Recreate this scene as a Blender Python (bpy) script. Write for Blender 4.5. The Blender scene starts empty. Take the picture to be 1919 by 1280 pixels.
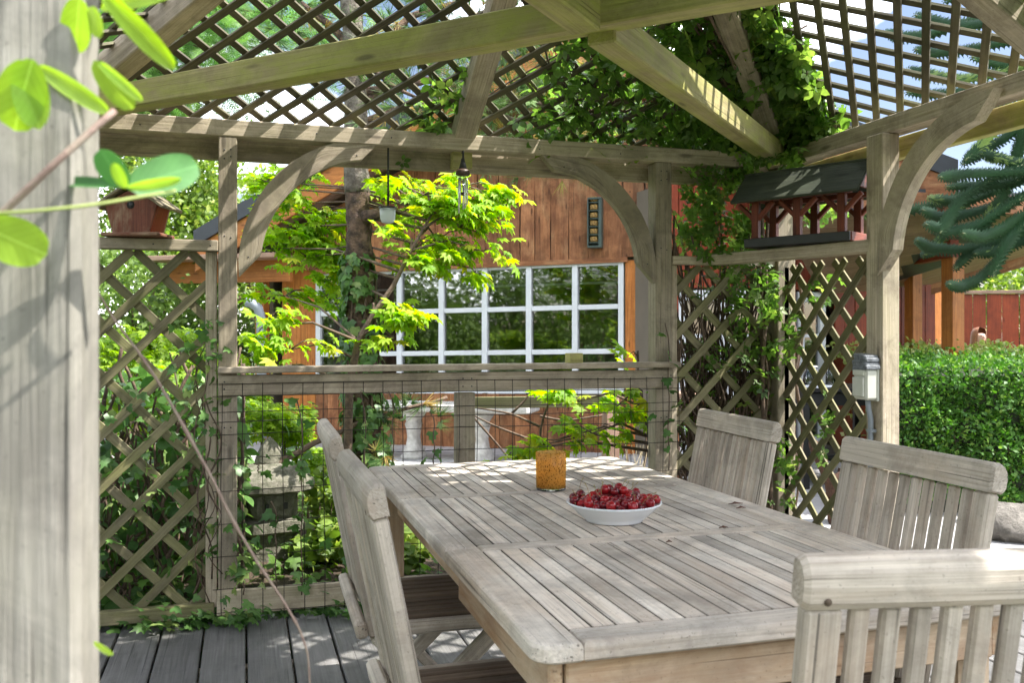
import bpy, math, random
import numpy as np
from mathutils import Vector, Matrix, noise as mnoise
random.seed(7)
RNG = np.random.default_rng(7)
R = math.radians
SC = bpy.context.scene
COL = SC.collection

# ------------------------------------------------------------------ camera, sky, sun, exposure
ALPHA = R(16.5); CA, SA = math.cos(ALPHA), math.sin(ALPHA)
HC, FPX = 1.20, 1700.0
cam = bpy.data.cameras.new('camera'); cam_o = bpy.data.objects.new('camera', cam); COL.objects.link(cam_o)
cam_o.location = (0, 0, HC); cam_o.rotation_euler = (R(90), 0, -ALPHA)
cam.sensor_width = 36; cam.lens = 36 * FPX / 1919; cam.shift_y = -15 / 1919
cam.clip_start = 0.05; cam.clip_end = 600
cam.dof.use_dof = True; cam.dof.focus_distance = 3.2; cam.dof.aperture_fstop = 9.0
SC.camera = cam_o

SUN_EL = R(56); SUN_AZ = math.atan2(0.93, -0.37)          # azimuth clockwise from +Y
w = bpy.data.worlds.new('World'); SC.world = w; w.use_nodes = True
nt = w.node_tree; nt.nodes.clear()
def N(t, typ, **kw):
    n = t.nodes.new(typ)
    for k, v in kw.items():
        if k.startswith('i_'): n.inputs[k[2:].replace('_', ' ')].default_value = v
        else: setattr(n, k, v)
    return n
sky = N(nt, 'ShaderNodeTexSky'); sky.sky_type = 'NISHITA'; sky.sun_disc = False
sky.sun_elevation = SUN_EL; sky.sun_rotation = SUN_AZ; sky.air_density = 1.0; sky.dust_density = 0.6; sky.ozone_density = 1.5
tc = N(nt, 'ShaderNodeTexCoord'); mp = N(nt, 'ShaderNodeMapping'); mp.inputs['Scale'].default_value = (1, 1, 2.2); mp.inputs['Location'].default_value = (9.1, 6, 3)
nz = N(nt, 'ShaderNodeTexNoise'); nz.inputs['Scale'].default_value = 2.3; nz.inputs['Detail'].default_value = 7; nz.inputs['Roughness'].default_value = .55
cr = N(nt, 'ShaderNodeValToRGB'); cr.color_ramp.elements[0].position = .49; cr.color_ramp.elements[1].position = .64
mx = N(nt, 'ShaderNodeMix'); mx.data_type = 'RGBA'; mx.inputs[7].default_value = (9.4, 9.6, 10.2, 1)
bg = N(nt, 'ShaderNodeBackground'); bg.inputs['Strength'].default_value = 0.15
wo = N(nt, 'ShaderNodeOutputWorld')
L = nt.links.new
L(tc.outputs['Generated'], mp.inputs['Vector']); L(mp.outputs[0], nz.inputs['Vector']); L(nz.outputs['Fac'], cr.inputs[0])
L(cr.outputs[0], mx.inputs[0]); dm = N(nt, 'ShaderNodeMix'); dm.data_type = 'RGBA'; dm.blend_type = 'MULTIPLY'; dm.inputs[0].default_value = 1; dm.inputs[7].default_value = (.25, .22, .215, 1); L(sky.outputs[0], dm.inputs[6]); L(dm.outputs[2], mx.inputs[6]); L(mx.outputs[2], bg.inputs[0]); L(bg.outputs[0], wo.inputs[0])

sl = bpy.data.lights.new('sun', 'SUN'); sl.energy = 2.0; sl.angle = R(0.55); sl.color = (1, .96, .90)
so = bpy.data.objects.new('sun', sl); COL.objects.link(so)
sd = Vector((math.sin(SUN_AZ) * math.cos(SUN_EL), math.cos(SUN_AZ) * math.cos(SUN_EL), math.sin(SUN_EL)))
so.rotation_euler = sd.to_track_quat('Z', 'Y').to_euler()
SC.view_settings.view_transform = 'Standard'; SC.view_settings.look = 'None'
SC.view_settings.exposure = 2.74; SC.view_settings.gamma = 1.0; SC.view_settings.use_curve_mapping = False
SC.cycles.max_bounces = 7; SC.cycles.transparent_max_bounces = 12; SC.cycles.diffuse_bounces = 4
SC.cycles.caustics_reflective = False; SC.cycles.caustics_refractive = False

# ------------------------------------------------------------------ helpers
def W(px, py, D):
    """a point of the place seen at pixel (px, py) of the 1919x1280 photo, D metres in front of the camera"""
    X = (px - 960) / FPX * D; Z = HC - (py - 625) / FPX * D
    return Vector((X * CA + D * SA, -X * SA + D * CA, Z))
def cam2w(X, D, z): return Vector((X * CA + D * SA, -X * SA + D * CA, z))

class MB:
    def __init__(s): s.v = []; s.f = []; s.g = []; s.sm = []
    def add(s, vs, fs, gr=None, smooth=False):
        b = len(s.v); s.v += [tuple(v) for v in vs]; s.f += [tuple(b + i for i in f) for f in fs]
        s.g += [tuple(g) for g in (gr if gr is not None else vs)]; s.sm += [smooth] * len(fs)
        return s
    def box(s, c, d, ax=None, ch=.003, off=None, long=None):
        """chamfered box: centre c, full sizes d, axes matrix ax (columns)"""
        hx, hy, hz = d[0] / 2, d[1] / 2, d[2] / 2
        ch = min(ch, hx * .45, hy * .45, hz * .45)
        h = (hx, hy, hz); vs = []; idx = {}
        for sx in (-1, 1):
            for sy in (-1, 1):
                for sz in (-1, 1):
                    for a in range(3):
                        p = [sx * hx, sy * hy, sz * hz]
                        for b in range(3):
                            if b != a: p[b] -= (sx, sy, sz)[b] * ch
                        idx[(sx, sy, sz, a)] = len(vs); vs.append(p)
        fs = []
        for a in range(3):
            b, c2 = (a + 1) % 3, (a + 2) % 3
            for sg in (-1, 1):
                q = []
                for (u, v) in ((-1, -1), (1, -1), (1, 1), (-1, 1)):
                    k = [0, 0, 0]; k[a] = sg; k[b] = u; k[c2] = v; q.append(idx[(*k, a)])
                fs.append(q if sg > 0 else q[::-1])
        for a in range(3):
            b, c2 = (a + 1) % 3, (a + 2) % 3
            for u in (-1, 1):
                for v in (-1, 1):
                    k0 = [0, 0, 0]; k0[a] = -1; k0[b] = u; k0[c2] = v
                    k1 = list(k0); k1[a] = 1
                    q = [idx[(*k0, b)], idx[(*k1, b)], idx[(*k1, c2)], idx[(*k0, c2)]]
                    fs.append(q if u * v < 0 else q[::-1])
        for sx in (-1, 1):
            for sy in (-1, 1):
                for sz in (-1, 1):
                    q = [idx[(sx, sy, sz, a)] for a in range(3)]
                    fs.append(q if sx * sy * sz > 0 else q[::-1])
        lg = long if long is not None else max(range(3), key=lambda a: d[a])
        o = off if off is not None else (random.uniform(0, 40), random.uniform(0, 9), random.uniform(0, 9))
        gr = [(p[lg] + o[0], p[(lg + 1) % 3] + o[1], p[(lg + 2) % 3] + o[2]) for p in vs]
        M = ax if ax is not None else Matrix.Identity(3); c = Vector(c)
        s.add([c + M @ Vector(p) for p in vs], fs, gr); return s
    def bar(s, a, b, wd, ht, up=(0, 0, 1), ch=.003, off=None):
        """timber from a to b; wd across, ht along up"""
        a = Vector(a); b = Vector(b); x = (b - a); l = x.length; x.normalize()
        y = Vector(up).cross(x); y.normalize(); z = x.cross(y)
        M = Matrix((x, y, z)).transposed()
        return s.box((a + b) / 2, (l, wd, ht), M, ch, off, long=0)
    def tube(s, pts, rad, n=8, caps=True):
        pts = [Vector(p) for p in pts]; m = len(pts)
        if not hasattr(rad, '__len__'): rad = [rad] * m
        vs = []; gr = []; l = random.uniform(0, 30); ref = None
        for i, p in enumerate(pts):
            t = (pts[min(i + 1, m - 1)] - pts[max(i - 1, 0)]).normalized()
            if ref is None:
                ref = Vector((0, 0, 1)) if abs(t.z) < .9 else Vector((1, 0, 0))
            u = (ref - t * ref.dot(t)).normalized(); v = t.cross(u); ref = u
            if i: l += (p - pts[i - 1]).length
            for k in range(n):
                a = 2 * math.pi * k / n
                vs.append(p + (u * math.cos(a) + v * math.sin(a)) * rad[i])
                gr.append((l, rad[i] * math.cos(a) + 3, rad[i] * math.sin(a) + 3))
        fs = [(i * n + k, i * n + (k + 1) % n, (i + 1) * n + (k + 1) % n, (i + 1) * n + k) for i in range(m - 1) for k in range(n)]
        if caps: fs += [tuple(range(n))[::-1], tuple((m - 1) * n + k for k in range(n))]
        return s.add(vs, fs, gr, True)
    def lathe(s, prof, n=32, c=(0, 0, 0), closed=False):
        vs = []; m = len(prof); c = Vector(c)
        for (r, z) in prof:
            for k in range(n):
                a = 2 * math.pi * k / n; vs.append(c + Vector((r * math.cos(a), r * math.sin(a), z)))
        fs = [(i * n + k, i * n + (k + 1) % n, (i + 1) * n + (k + 1) % n, (i + 1) * n + k) for i in range(m - 1) for k in range(n)]
        if prof[0][0] > 1e-5: fs.append(tuple(range(n))[::-1])
        if prof[-1][0] > 1e-5 and not closed: fs.append(tuple((m - 1) * n + k for k in range(n)))
        return s.add(vs, fs, None, True)
    def prism(s, outline, o, ux, uy, th, gx=None):
        """2-D outline (list of (a,b)) in the plane o+a*ux+b*uy, extruded by vector th"""
        o = Vector(o); ux = Vector(ux); uy = Vector(uy); th = Vector(th); n = len(outline)
        A = [o + ux * a + uy * b for a, b in outline]; B = [p + th for p in A]
        of = random.uniform(0, 30)
        g = [(a + of, b, 0) for a, b in outline] if gx is None else gx
        g2 = [(q[0], q[1], q[2] + th.length) for q in g]
        fs = [tuple(range(n))[::-1], tuple(n + i for i in range(n))] + [(i, (i + 1) % n, n + (i + 1) % n, n + i) for i in range(n)]
        return s.add(A + B, fs, g + g2)
    def mesh(s, name, mat, origin=(0, 0, 0)):
        me = bpy.data.meshes.new(name); o = Vector(origin)
        me.from_pydata([(v[0] - o.x, v[1] - o.y, v[2] - o.z) for v in s.v], [], s.f)
        at = me.attributes.new('grain', 'FLOAT_VECTOR', 'POINT')
        at.data.foreach_set('vector', np.array(s.g, dtype=np.float32).ravel())
        me.polygons.foreach_set('use_smooth', s.sm)
        me.materials.append(mat); me.update(); return me

def thing(name, label, cat, loc=(0, 0, 0), rz=0, group=None):
    o = bpy.data.objects.new(name, None); COL.objects.link(o); o.empty_display_size = .1
    o.location = loc; o.rotation_euler = (0, 0, rz); o['label'] = label; o['category'] = cat
    if group: o['group'] = group
    return o
def struct(name):
    o = bpy.data.objects.new(name, None); COL.objects.link(o); o['kind'] = 'structure'; return o
def obj(name, mb, mat, parent=None, local=False, center=True, label=None):
    """local: vertices are in the parent's frame; else world (parent unrotated)"""
    vs = np.array(mb.v); c = Vector((vs.min(0) + vs.max(0)) / 2) if center else Vector((0, 0, 0))
    me = mb.mesh(name, mat, c); o = bpy.data.objects.new(name, me); COL.objects.link(o)
    o.location = c
    if parent:
        o.parent = parent
        if not local:
            pl = Vector(parent.location); pp = parent.parent
            while pp: pl += Vector(pp.location); pp = pp.parent
            o.location = c - pl
    if label: o['label'] = label
    return o
def tag(o, label, cat, group=None):
    o['label'] = label; o['category'] = cat
    if group: o['group'] = group
    return o
def copy_tree(o, parent=None):
    c = o.copy(); COL.objects.link(c); c.parent = parent
    for ch in list(o.children): copy_tree(ch, c)
    return c
def wpos(o):
    p = Vector(o.location); q = o.parent
    while q: p += Vector(q.location); q = q.parent
    return p

def np_mesh(name, V, F, mat, rnd=None, smooth=False):
    me = bpy.data.meshes.new(name); nv, nf, k = len(V), len(F), F.shape[1]
    me.vertices.add(nv); me.vertices.foreach_set('co', V.astype(np.float32).ravel())
    me.loops.add(nf * k); me.loops.foreach_set('vertex_index', F.astype(np.int32).ravel())
    me.polygons.add(nf); me.polygons.foreach_set('loop_start', np.arange(0, nf * k, k, dtype=np.int32))
    if smooth: me.polygons.foreach_set('use_smooth', np.ones(nf, dtype=bool))
    if rnd is not None:
        a = me.attributes.new('rnd', 'FLOAT', 'POINT'); a.data.foreach_set('value', rnd.astype(np.float32))
    me.materials.append(mat); me.update(); me.validate(); return me
def rotmats(nrm, spin):
    """frames whose z is nrm and whose x-y is spun"""
    n = nrm / np.linalg.norm(nrm, axis=1, keepdims=True)
    ref = np.where(np.abs(n[:, 2:3]) < .95, np.array([[0, 0, 1.]]), np.array([[1., 0, 0]]))
    x = np.cross(ref, n); x /= np.linalg.norm(x, axis=1, keepdims=True); y = np.cross(n, x)
    c, s_ = np.cos(spin)[:, None], np.sin(spin)[:, None]
    X = x * c + y * s_; Y = -x * s_ + y * c
    return np.stack([X, Y, n], axis=2)
def instance(proto, pos, M, rnd=None):
    PV, PF = proto; n = len(pos)
    V = np.einsum('nij,kj->nki', M, PV) + pos[:, None, :]
    F = (PF[None] + (np.arange(n) * len(PV))[:, None, None])
    r = RNG.random(n) if rnd is None else rnd
    return V.reshape(-1, 3), F.reshape(-1, PF.shape[1]), np.repeat(r, len(PV))
def scatter(parent, part, proto, pos, M, mat, n_parts=0, stuff='foliage', prio=None):
    n = len(pos); pl = np.array(wpos(parent)) if parent else np.zeros(3)
    k = min(n_parts, n)
    if k:
        d = np.linalg.norm(pos - np.array([0, 0, HC]), axis=1); sz = np.linalg.norm(M[:, :, 0], axis=1)
        order = np.argsort(d / sz) if prio is None else np.argsort(-prio)
        me = np_mesh(part, proto[0], proto[1], mat, np.zeros(len(proto[0])))
        for i in order[:k]:
            o = bpy.data.objects.new(part, me); COL.objects.link(o); o.parent = parent
            m4 = Matrix([list(M[i][r]) + [pos[i][r] - pl[r]] for r in range(3)] + [[0, 0, 0, 1]])
            o.matrix_basis = m4
        rest = order[k:]
    else: rest = np.arange(n)
    if len(rest):
        V, F, r = instance(proto, pos[rest] - pl, M[rest])
        o = bpy.data.objects.new(stuff, np_mesh(stuff, V, F, mat, r)); COL.objects.link(o)
        if parent: o.parent = parent
        o['kind'] = 'stuff'
        return o

# leaf shapes (unit size, stalk at the origin, tip towards +y, face up +z)
def fan(pts, c=(0, .1, 0)):
    V = np.array([c] + pts, dtype=float); n = len(pts)
    F = np.array([(0, i, i + 1) for i in range(1, n)] ); return V, F
def p_maple():
    P = [(0, 0, 0)]; angs = [-150, -112, -74, -36, 0, 36, 74, 112, 150]; ln = [.42, .66, .86, .97, 1.02, .97, .86, .66, .42]
    for i, (a, l) in enumerate(zip(angs, ln)):
        for da, fl in ((-11, .74), (0, 1.0), (11, .74)):
            t = R(a + da); r = l * fl
            P.append((math.sin(t) * r * .62, .42 + math.cos(t) * r * .58, -.16 * r * r + (.03 if da else -.02)))
        if i < 8:
            t = R(a + 19); r = .68 * min(l, ln[i + 1]) ; P.append((math.sin(t) * r * .62, .42 + math.cos(t) * r * .58, .02))
    return fan(P, (0, .42, .04))
def p_oval(n=6, wd=.38, fold=.06, curl=.12):
    V = [(0, 0, 0)]
    for i in range(1, n):
        t = i / n; w_ = wd * math.sin(math.pi * t ** .85) ; z = -curl * t * t
        V += [(-w_, t, z + fold * w_ / wd), (0, t, z), (w_, t, z + fold * w_ / wd)]
    V.append((0, 1, -curl)); F = [(0, 2, 1), (0, 3, 2)]
    for i in range(n - 2):
        b = 1 + i * 3
        F += [(b, b + 1, b + 4), (b, b + 4, b + 3), (b + 1, b + 2, b + 5), (b + 1, b + 5, b + 4)]
    b = 1 + (n - 2) * 3; e = len(V) - 1; F += [(b, b + 1, e), (b + 1, b + 2, e)]
    return np.array(V, float), np.array(F)
def p_round():
    n = 14; V = [(0, 0, 0)]; F = [(0, 2, 1), (0, 3, 2)]
    for i in range(1, n):
        t = i / n; w_ = .38 * (4 * t * (1 - t)) ** .5 * (1 + .12 * (t - .5)); z = -.10 * t * t; V += [(-w_, t, z + .05), (0, t, z), (w_, t, z + .05)]
    V.append((0, .985, -.10))
    for i in range(n - 2): b = 1 + i * 3; F += [(b, b + 1, b + 4), (b, b + 4, b + 3), (b + 1, b + 2, b + 5), (b + 1, b + 5, b + 4)]
    b = 1 + (n - 2) * 3; e = len(V) - 1; F += [(b, b + 1, e), (b + 1, b + 2, e)]
    return np.array(V, float), np.array(F)
def p_five():
    V = []; F = []; pv, pf = p_oval(3, .30, .05, .1)
    for a in (-118, -58, 0, 58, 118):
        c, s_ = math.cos(R(a)), math.sin(R(a)); s0 = .62 if abs(a) < 90 else .5
        q = pv * s0 + np.array([0, .10, 0]); q = np.stack([q[:, 0] * c + q[:, 1] * s_, -q[:, 0] * s_ + q[:, 1] * c, q[:, 2]], 1)
        F.append(pf + len(V) * len(pv)); V.append(q)
    return np.concatenate(V), np.concatenate(F)
def p_ivy():
    P = [(0, 0, 0), (-.28, -.10, -.04), (-.50, .18, -.08), (-.26, .34, .03), (-.30, .62, -.05), (-.12, .62, .0), (0, 1.0, -.12), (.12, .62, .0), (.30, .62, -.05), (.26, .34, .03), (.50, .18, -.08), (.28, -.10, -.04), (0, 0, 0)]
    return fan(P, (0, .35, .03))
def p_small():
    return np.array([(0, 0, 0), (-.32, .5, .06), (0, 1, -.05), (.32, .5, .06), (0, .5, -.03)], float), np.array([(0, 4, 1), (1, 4, 2), (0, 3, 4), (4, 3, 2)])
def p_tiny():
    return np.array([(0, 0, 0), (-.35, .5, 0), (0, 1, .0), (.35, .5, 0)], float), np.array([(0, 3, 1), (1, 3, 2)])
def p_tuft(n=22, spread=.75, wd=.018, seed=3):
    g = random.Random(seed); V = []; F = []
    for i in range(n):
        a = g.uniform(0, 6.283); t = g.uniform(.1, spread); l = g.uniform(.75, 1)
        d = np.array([math.sin(t) * math.cos(a), math.cos(t), math.sin(t) * math.sin(a)]) * l
        d2 = d.copy(); d2[2] -= .15
        s_ = np.cross(d, [g.uniform(-1, 1), 0, g.uniform(-1, 1)]); s_ = s_ / (np.linalg.norm(s_) + 1e-6) * wd
        b = len(V); V += [-s_, s_, d2]; F.append((b, b + 1, b + 2))
    return np.array(V), np.array(F)
def p_frond():
    """flat feathery conifer spray"""
    V = []; F = []
    for i in range(9):
        y = .1 + .1 * i
        for sg in (-1, 1):
            l = .42 * (1 - (y - .15) * .75); b = len(V)
            V += [(0, y - .02, 0), (0, y + .03, 0), (sg * l, y + l * .55, -.1 * l)]; F.append((b, b + 1, b + 2))
    b = len(V); V += [(-.015, 0, 0), (.015, 0, 0), (0, 1.05, -.05)]; F.append((b, b + 1, b + 2))
    return np.array(V, float), np.array(F)
MAPLE, OVAL, FIVE, IVY, SMALL, TINY, TUFT, FROND = p_maple(), p_oval(), p_five(), p_ivy(), p_small(), p_tiny(), p_tuft(), p_frond()

# ------------------------------------------------------------------ materials
def newmat(name):
    m = bpy.data.materials.new(name); m.use_nodes = True; t = m.node_tree; t.nodes.clear()
    out = N(t, 'ShaderNodeOutputMaterial'); b = N(t, 'ShaderNodeBsdfPrincipled'); t.links.new(b.outputs[0], out.inputs[0])
    return m, t, b, out
def c4(c): return (*c, 1)
def ramp(t, src, p0, p1, c0=(0, 0, 0), c1=(1, 1, 1)):
    r = N(t, 'ShaderNodeValToRGB'); e = r.color_ramp.elements; e[0].position = p0; e[1].position = p1
    e[0].color = c4(c0); e[1].color = c4(c1); t.links.new(src, r.inputs[0]); return r.outputs[0]
def mixc(t, fac, a, b, mode='MIX'):
    m = N(t, 'ShaderNodeMix'); m.data_type = 'RGBA'; m.blend_type = mode
    for s_, v in ((0, fac), (6, a), (7, b)):
        if isinstance(v, (int, float)): m.inputs[s_].default_value = v
        elif isinstance(v, tuple): m.inputs[s_].default_value = c4(v)
        else: t.links.new(v, m.inputs[s_])
    return m.outputs[2]
def math_(t, op, a, b=0):
    m = N(t, 'ShaderNodeMath'); m.operation = op
    for i, v in enumerate((a, b)):
        if isinstance(v, (int, float)): m.inputs[i].default_value = v
        else: t.links.new(v, m.inputs[i])
    return m.outputs[0]
def noise_n(t, vec, scale3, sc=1, det=5, rough=.6, dist=0):
    mp_ = N(t, 'ShaderNodeMapping'); mp_.inputs['Scale'].default_value = scale3; t.links.new(vec, mp_.inputs['Vector'])
    n = N(t, 'ShaderNodeTexNoise'); n.inputs['Scale'].default_value = sc; n.inputs['Detail'].default_value = det
    n.inputs['Roughness'].default_value = rough; n.inputs['Distortion'].default_value = dist
    t.links.new(mp_.outputs[0], n.inputs['Vector']); return n.outputs['Fac']
def wood(name, c1, c2, stain=None, st_amt=.5, moss=None, moss_amt=0, rough=.75, bump=.35, knots=.7, var=.22, fine=110, crack=.5, blotch=.3, gap_shade=0):
    m, t, b, out = newmat(name)
    at = N(t, 'ShaderNodeAttribute'); at.attribute_name = 'grain'
    oi = N(t, 'ShaderNodeObjectInfo')
    sc = N(t, 'ShaderNodeVectorMath'); sc.operation = 'SCALE'; sc.inputs[3].default_value = 23
    cb = N(t, 'ShaderNodeCombineXYZ'); [t.links.new(oi.outputs['Random'], cb.inputs[i]) for i in range(3)]
    t.links.new(cb.outputs[0], sc.inputs[0])
    ad = N(t, 'ShaderNodeVectorMath'); ad.operation = 'ADD'; t.links.new(at.outputs['Vector'], ad.inputs[0]); t.links.new(sc.outputs[0], ad.inputs[1])
    v = ad.outputs[0]
    g1 = noise_n(t, v, (3.0, fine, fine), 1, 6, .62, .25)
    g2 = noise_n(t, v, (.9, 16, 16), 1, 4, .55, .6)
    g3 = noise_n(t, v, (3, 7, 7), 1, 5, .65, .4)
    col = mixc(t, ramp(t, g1, .36, .66), c2, c1)
    col = mixc(t, math_(t, 'MULTIPLY', ramp(t, g2, .42, .62), .55), col, tuple(x * .62 for x in c1))
    if stain: col = mixc(t, math_(t, 'MULTIPLY', ramp(t, g3, .5, .66), st_amt), col, stain)
    if moss:
        g4 = noise_n(t, v, (2.2, 9, 9), 1, 6, .7, .8); col = mixc(t, math_(t, 'MULTIPLY', ramp(t, g4, .38, .62), moss_amt), col, moss)
    if blotch:
        gp = N(t, 'ShaderNodeNewGeometry'); b1 = noise_n(t, gp.outputs['Position'], (5, 5, 5), 1, 9, .72, .5)
        col = mixc(t, math_(t, 'MULTIPLY', ramp(t, b1, .47, .60), blotch), col, tuple(x * .50 for x in c2))
        b2 = noise_n(t, gp.outputs['Position'], (3.1, 3.1, 3.1), 1, 8, .7, .3)
        col = mixc(t, math_(t, 'MULTIPLY', ramp(t, b2, .50, .66), blotch * .8), col, tuple(min(1, x * 1.18) for x in c1))
        b3 = noise_n(t, gp.outputs['Position'], (170, 170, 170), 1, 2, .5)
        col = mixc(t, math_(t, 'MULTIPLY', ramp(t, b3, .66, .72), blotch), col, tuple(x * .3 for x in c2))
    # knots and long checks
    mp_ = N(t, 'ShaderNodeMapping'); mp_.inputs['Scale'].default_value = (3.2, 13, 13); t.links.new(v, mp_.inputs['Vector'])
    vo = N(t, 'ShaderNodeTexVoronoi'); vo.inputs['Scale'].default_value = 1; t.links.new(mp_.outputs[0], vo.inputs['Vector'])
    kn = ramp(t, vo.outputs['Distance'], .07, .16, (1, 1, 1), (0, 0, 0))
    col = mixc(t, math_(t, 'MULTIPLY', kn, knots), col, tuple(x * .35 for x in c2))
    ck = ramp(t, noise_n(t, v, (1.6, 150, 150), 1, 3, .5, .15), .63, .70)
    col = mixc(t, math_(t, 'MULTIPLY', ck, crack), col, tuple(x * .25 for x in c2))
    if gap_shade:      # gap shade painted, with some dirt, on the narrow side faces of the slats
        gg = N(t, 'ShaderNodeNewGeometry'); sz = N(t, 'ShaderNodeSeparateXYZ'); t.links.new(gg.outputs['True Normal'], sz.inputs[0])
        col = mixc(t, math_(t, 'MULTIPLY', ramp(t, math_(t, 'ABSOLUTE', sz.outputs[2]), .45, .8, (1, 1, 1), (0, 0, 0)), gap_shade), col, (.035, .028, .02))
    hv = N(t, 'ShaderNodeHueSaturation'); t.links.new(col, hv.inputs['Color'])
    vv = math_(t, 'ADD', math_(t, 'MULTIPLY', oi.outputs['Random'], var * 2), 1 - var); t.links.new(vv, hv.inputs['Value'])
    t.links.new(hv.outputs[0], b.inputs['Base Color']); b.inputs['Roughness'].default_value = rough
    b.inputs['Specular IOR Level'].default_value = .3
    h = math_(t, 'SUBTRACT', math_(t, 'ADD', g1, math_(t, 'MULTIPLY', g2, .6)), math_(t, 'MULTIPLY', ck, .8))
    bp = N(t, 'ShaderNodeBump'); bp.inputs['Strength'].default_value = bump; bp.inputs['Distance'].default_value = .004
    t.links.new(h, bp.inputs['Height']); t.links.new(bp.outputs[0], b.inputs['Normal'])
    return m
def leafm(name, c1, c2, trans=.45, rough=.45, c3=None, spec=.35, vein=False):
    m, t, b, out = newmat(name)
    at = N(t, 'ShaderNodeAttribute'); at.attribute_name = 'rnd'; oi = N(t, 'ShaderNodeObjectInfo')
    f = math_(t, 'FRACT', math_(t, 'ADD', at.outputs['Fac'], oi.outputs['Random']))
    col = mixc(t, f, c1, c2)
    if c3: col = mixc(t, ramp(t, f, .86, .9), col, c3)
    g = N(t, 'ShaderNodeNewGeometry'); nn = noise_n(t, g.outputs['Position'], (30, 30, 30), 1, 2)
    col = mixc(t, .25, col, ramp(t, nn, .3, .7), 'OVERLAY')
    if vein:
        to = N(t, 'ShaderNodeTexCoord'); sx = N(t, 'ShaderNodeSeparateXYZ'); t.links.new(to.outputs['Object'], sx.inputs[0])
        ax_ = math_(t, 'ABSOLUTE', sx.outputs[0]); mid = ramp(t, ax_, .006, .018, (1, 1, 1), (0, 0, 0))
        sd_ = math_(t, 'FRACT', math_(t, 'MULTIPLY', math_(t, 'SUBTRACT', sx.outputs[1], math_(t, 'MULTIPLY', ax_, .9)), 7.5)); sv = ramp(t, sd_, .03, .10, (1, 1, 1), (0, 0, 0))
        col = mixc(t, math_(t, 'MULTIPLY', math_(t, 'MAXIMUM', mid, math_(t, 'MULTIPLY', sv, .5)), .5), col, tuple(min(1, x * 1.7 + .05) for x in c2))
        bl = noise_n(t, to.outputs['Object'], (5, 5, 5), 1, 6, .7); col = mixc(t, math_(t, 'MULTIPLY', ramp(t, bl, .58, .70), .5), col, tuple(x * .6 for x in c1))
    t.links.new(col, b.inputs['Base Color']); b.inputs['Roughness'].default_value = rough; b.inputs['Specular IOR Level'].default_value = spec
    tr = N(t, 'ShaderNodeBsdfTranslucent'); hs = N(t, 'ShaderNodeHueSaturation'); hs.inputs['Saturation'].default_value = 1.15; hs.inputs['Value'].default_value = 1.5
    t.links.new(col, hs.inputs['Color']); t.links.new(hs.outputs[0], tr.inputs['Color'])
    ms = N(t, 'ShaderNodeMixShader'); ms.inputs[0].default_value = trans
    t.links.new(b.outputs[0], ms.inputs[1]); t.links.new(tr.outputs[0], ms.inputs[2]); t.links.new(ms.outputs[0], out.inputs[0])
    return m
def plain(name, c, rough=.6, metal=0, nsc=20, namt=.25, bump=.1, c2=None, emit=None, spec=.5, bsc=None, bdist=.01):
    m, t, b, out = newmat(name); tcx = N(t, 'ShaderNodeTexCoord')
    n = noise_n(t, tcx.outputs['Object'], (nsc,) * 3, 1, 6, .65)
    c2 = c2 or tuple(x * (1 - namt) for x in c)
    t.links.new(mixc(t, ramp(t, n, .38, .64), c2, c), b.inputs['Base Color'])
    b.inputs['Roughness'].default_value = rough; b.inputs['Metallic'].default_value = metal; b.inputs['Specular IOR Level'].default_value = spec
    if bump:
        n2 = noise_n(t, tcx.outputs['Object'], (bsc or nsc * 2,) * 3, 1, 6, .7)
        bp = N(t, 'ShaderNodeBump'); bp.inputs['Strength'].default_value = bump; bp.inputs['Distance'].default_value = bdist
        t.links.new(n2, bp.inputs['Height']); t.links.new(bp.outputs[0], b.inputs['Normal'])
    return m

M_perg = wood('weathered_pergola_timber', (.54, .455, .345), (.29, .235, .17), (.23, .195, .15), .4, (.28, .27, .11), .25, blotch=.5)
M_pergG = wood('algae_green_timber', (.50, .42, .22), (.30, .26, .12), (.24, .20, .09), .4, (.36, .38, .07), .8)
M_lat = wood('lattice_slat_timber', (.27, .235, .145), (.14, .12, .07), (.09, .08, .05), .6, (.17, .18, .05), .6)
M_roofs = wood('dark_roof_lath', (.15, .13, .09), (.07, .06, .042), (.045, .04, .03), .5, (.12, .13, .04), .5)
M_nearp = wood('pale_silver_post', (.50, .465, .41), (.27, .25, .215), (.18, .16, .13), .6, (.27, .27, .19), .35, bump=.8, fine=120, crack=1.0, blotch=.5)
M_teak = wood('silvered_teak', (.66, .585, .49), (.34, .29, .235), (.46, .34, .24), .45, (.38, .33, .26), .4, bump=.4, knots=.12, var=.16, fine=150, crack=.8, blotch=.4)
M_teakt = wood('silvered_teak_top', (.76, .695, .605), (.44, .39, .33), (.36, .325, .28), .7, (.56, .43, .31), .5, bump=.45, knots=.08, var=.2, fine=150, crack=.8, blotch=.5)
M_teakw = wood('warm_teak_apron', (.60, .43, .27), (.40, .25, .14), (.30, .13, .05), .85, (.62, .55, .44), .5, bump=.3, knots=.15, var=.1)
M_teaks = wood('silvered_teak_slat', (.76, .695, .605), (.44, .39, .33), (.36, .325, .28), .7, (.56, .43, .31), .5, bump=.45, knots=.1, var=.24, fine=150, crack=.8, blotch=.5, gap_shade=.93)
M_teakd = wood('dark_teak_seat', (.20, .145, .10), (.11, .08, .055), (.07, .05, .035), .5, bump=.3, knots=.1)  # darker teak for seat slats, dowels and brace bar
M_deck = wood('charcoal_deck_board', (.20, .195, .19), (.115, .11, .108), (.20, .19, .18), .5, (.085, .09, .07), .3, rough=.55, bump=.5, knots=.3, var=.15)
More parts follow.
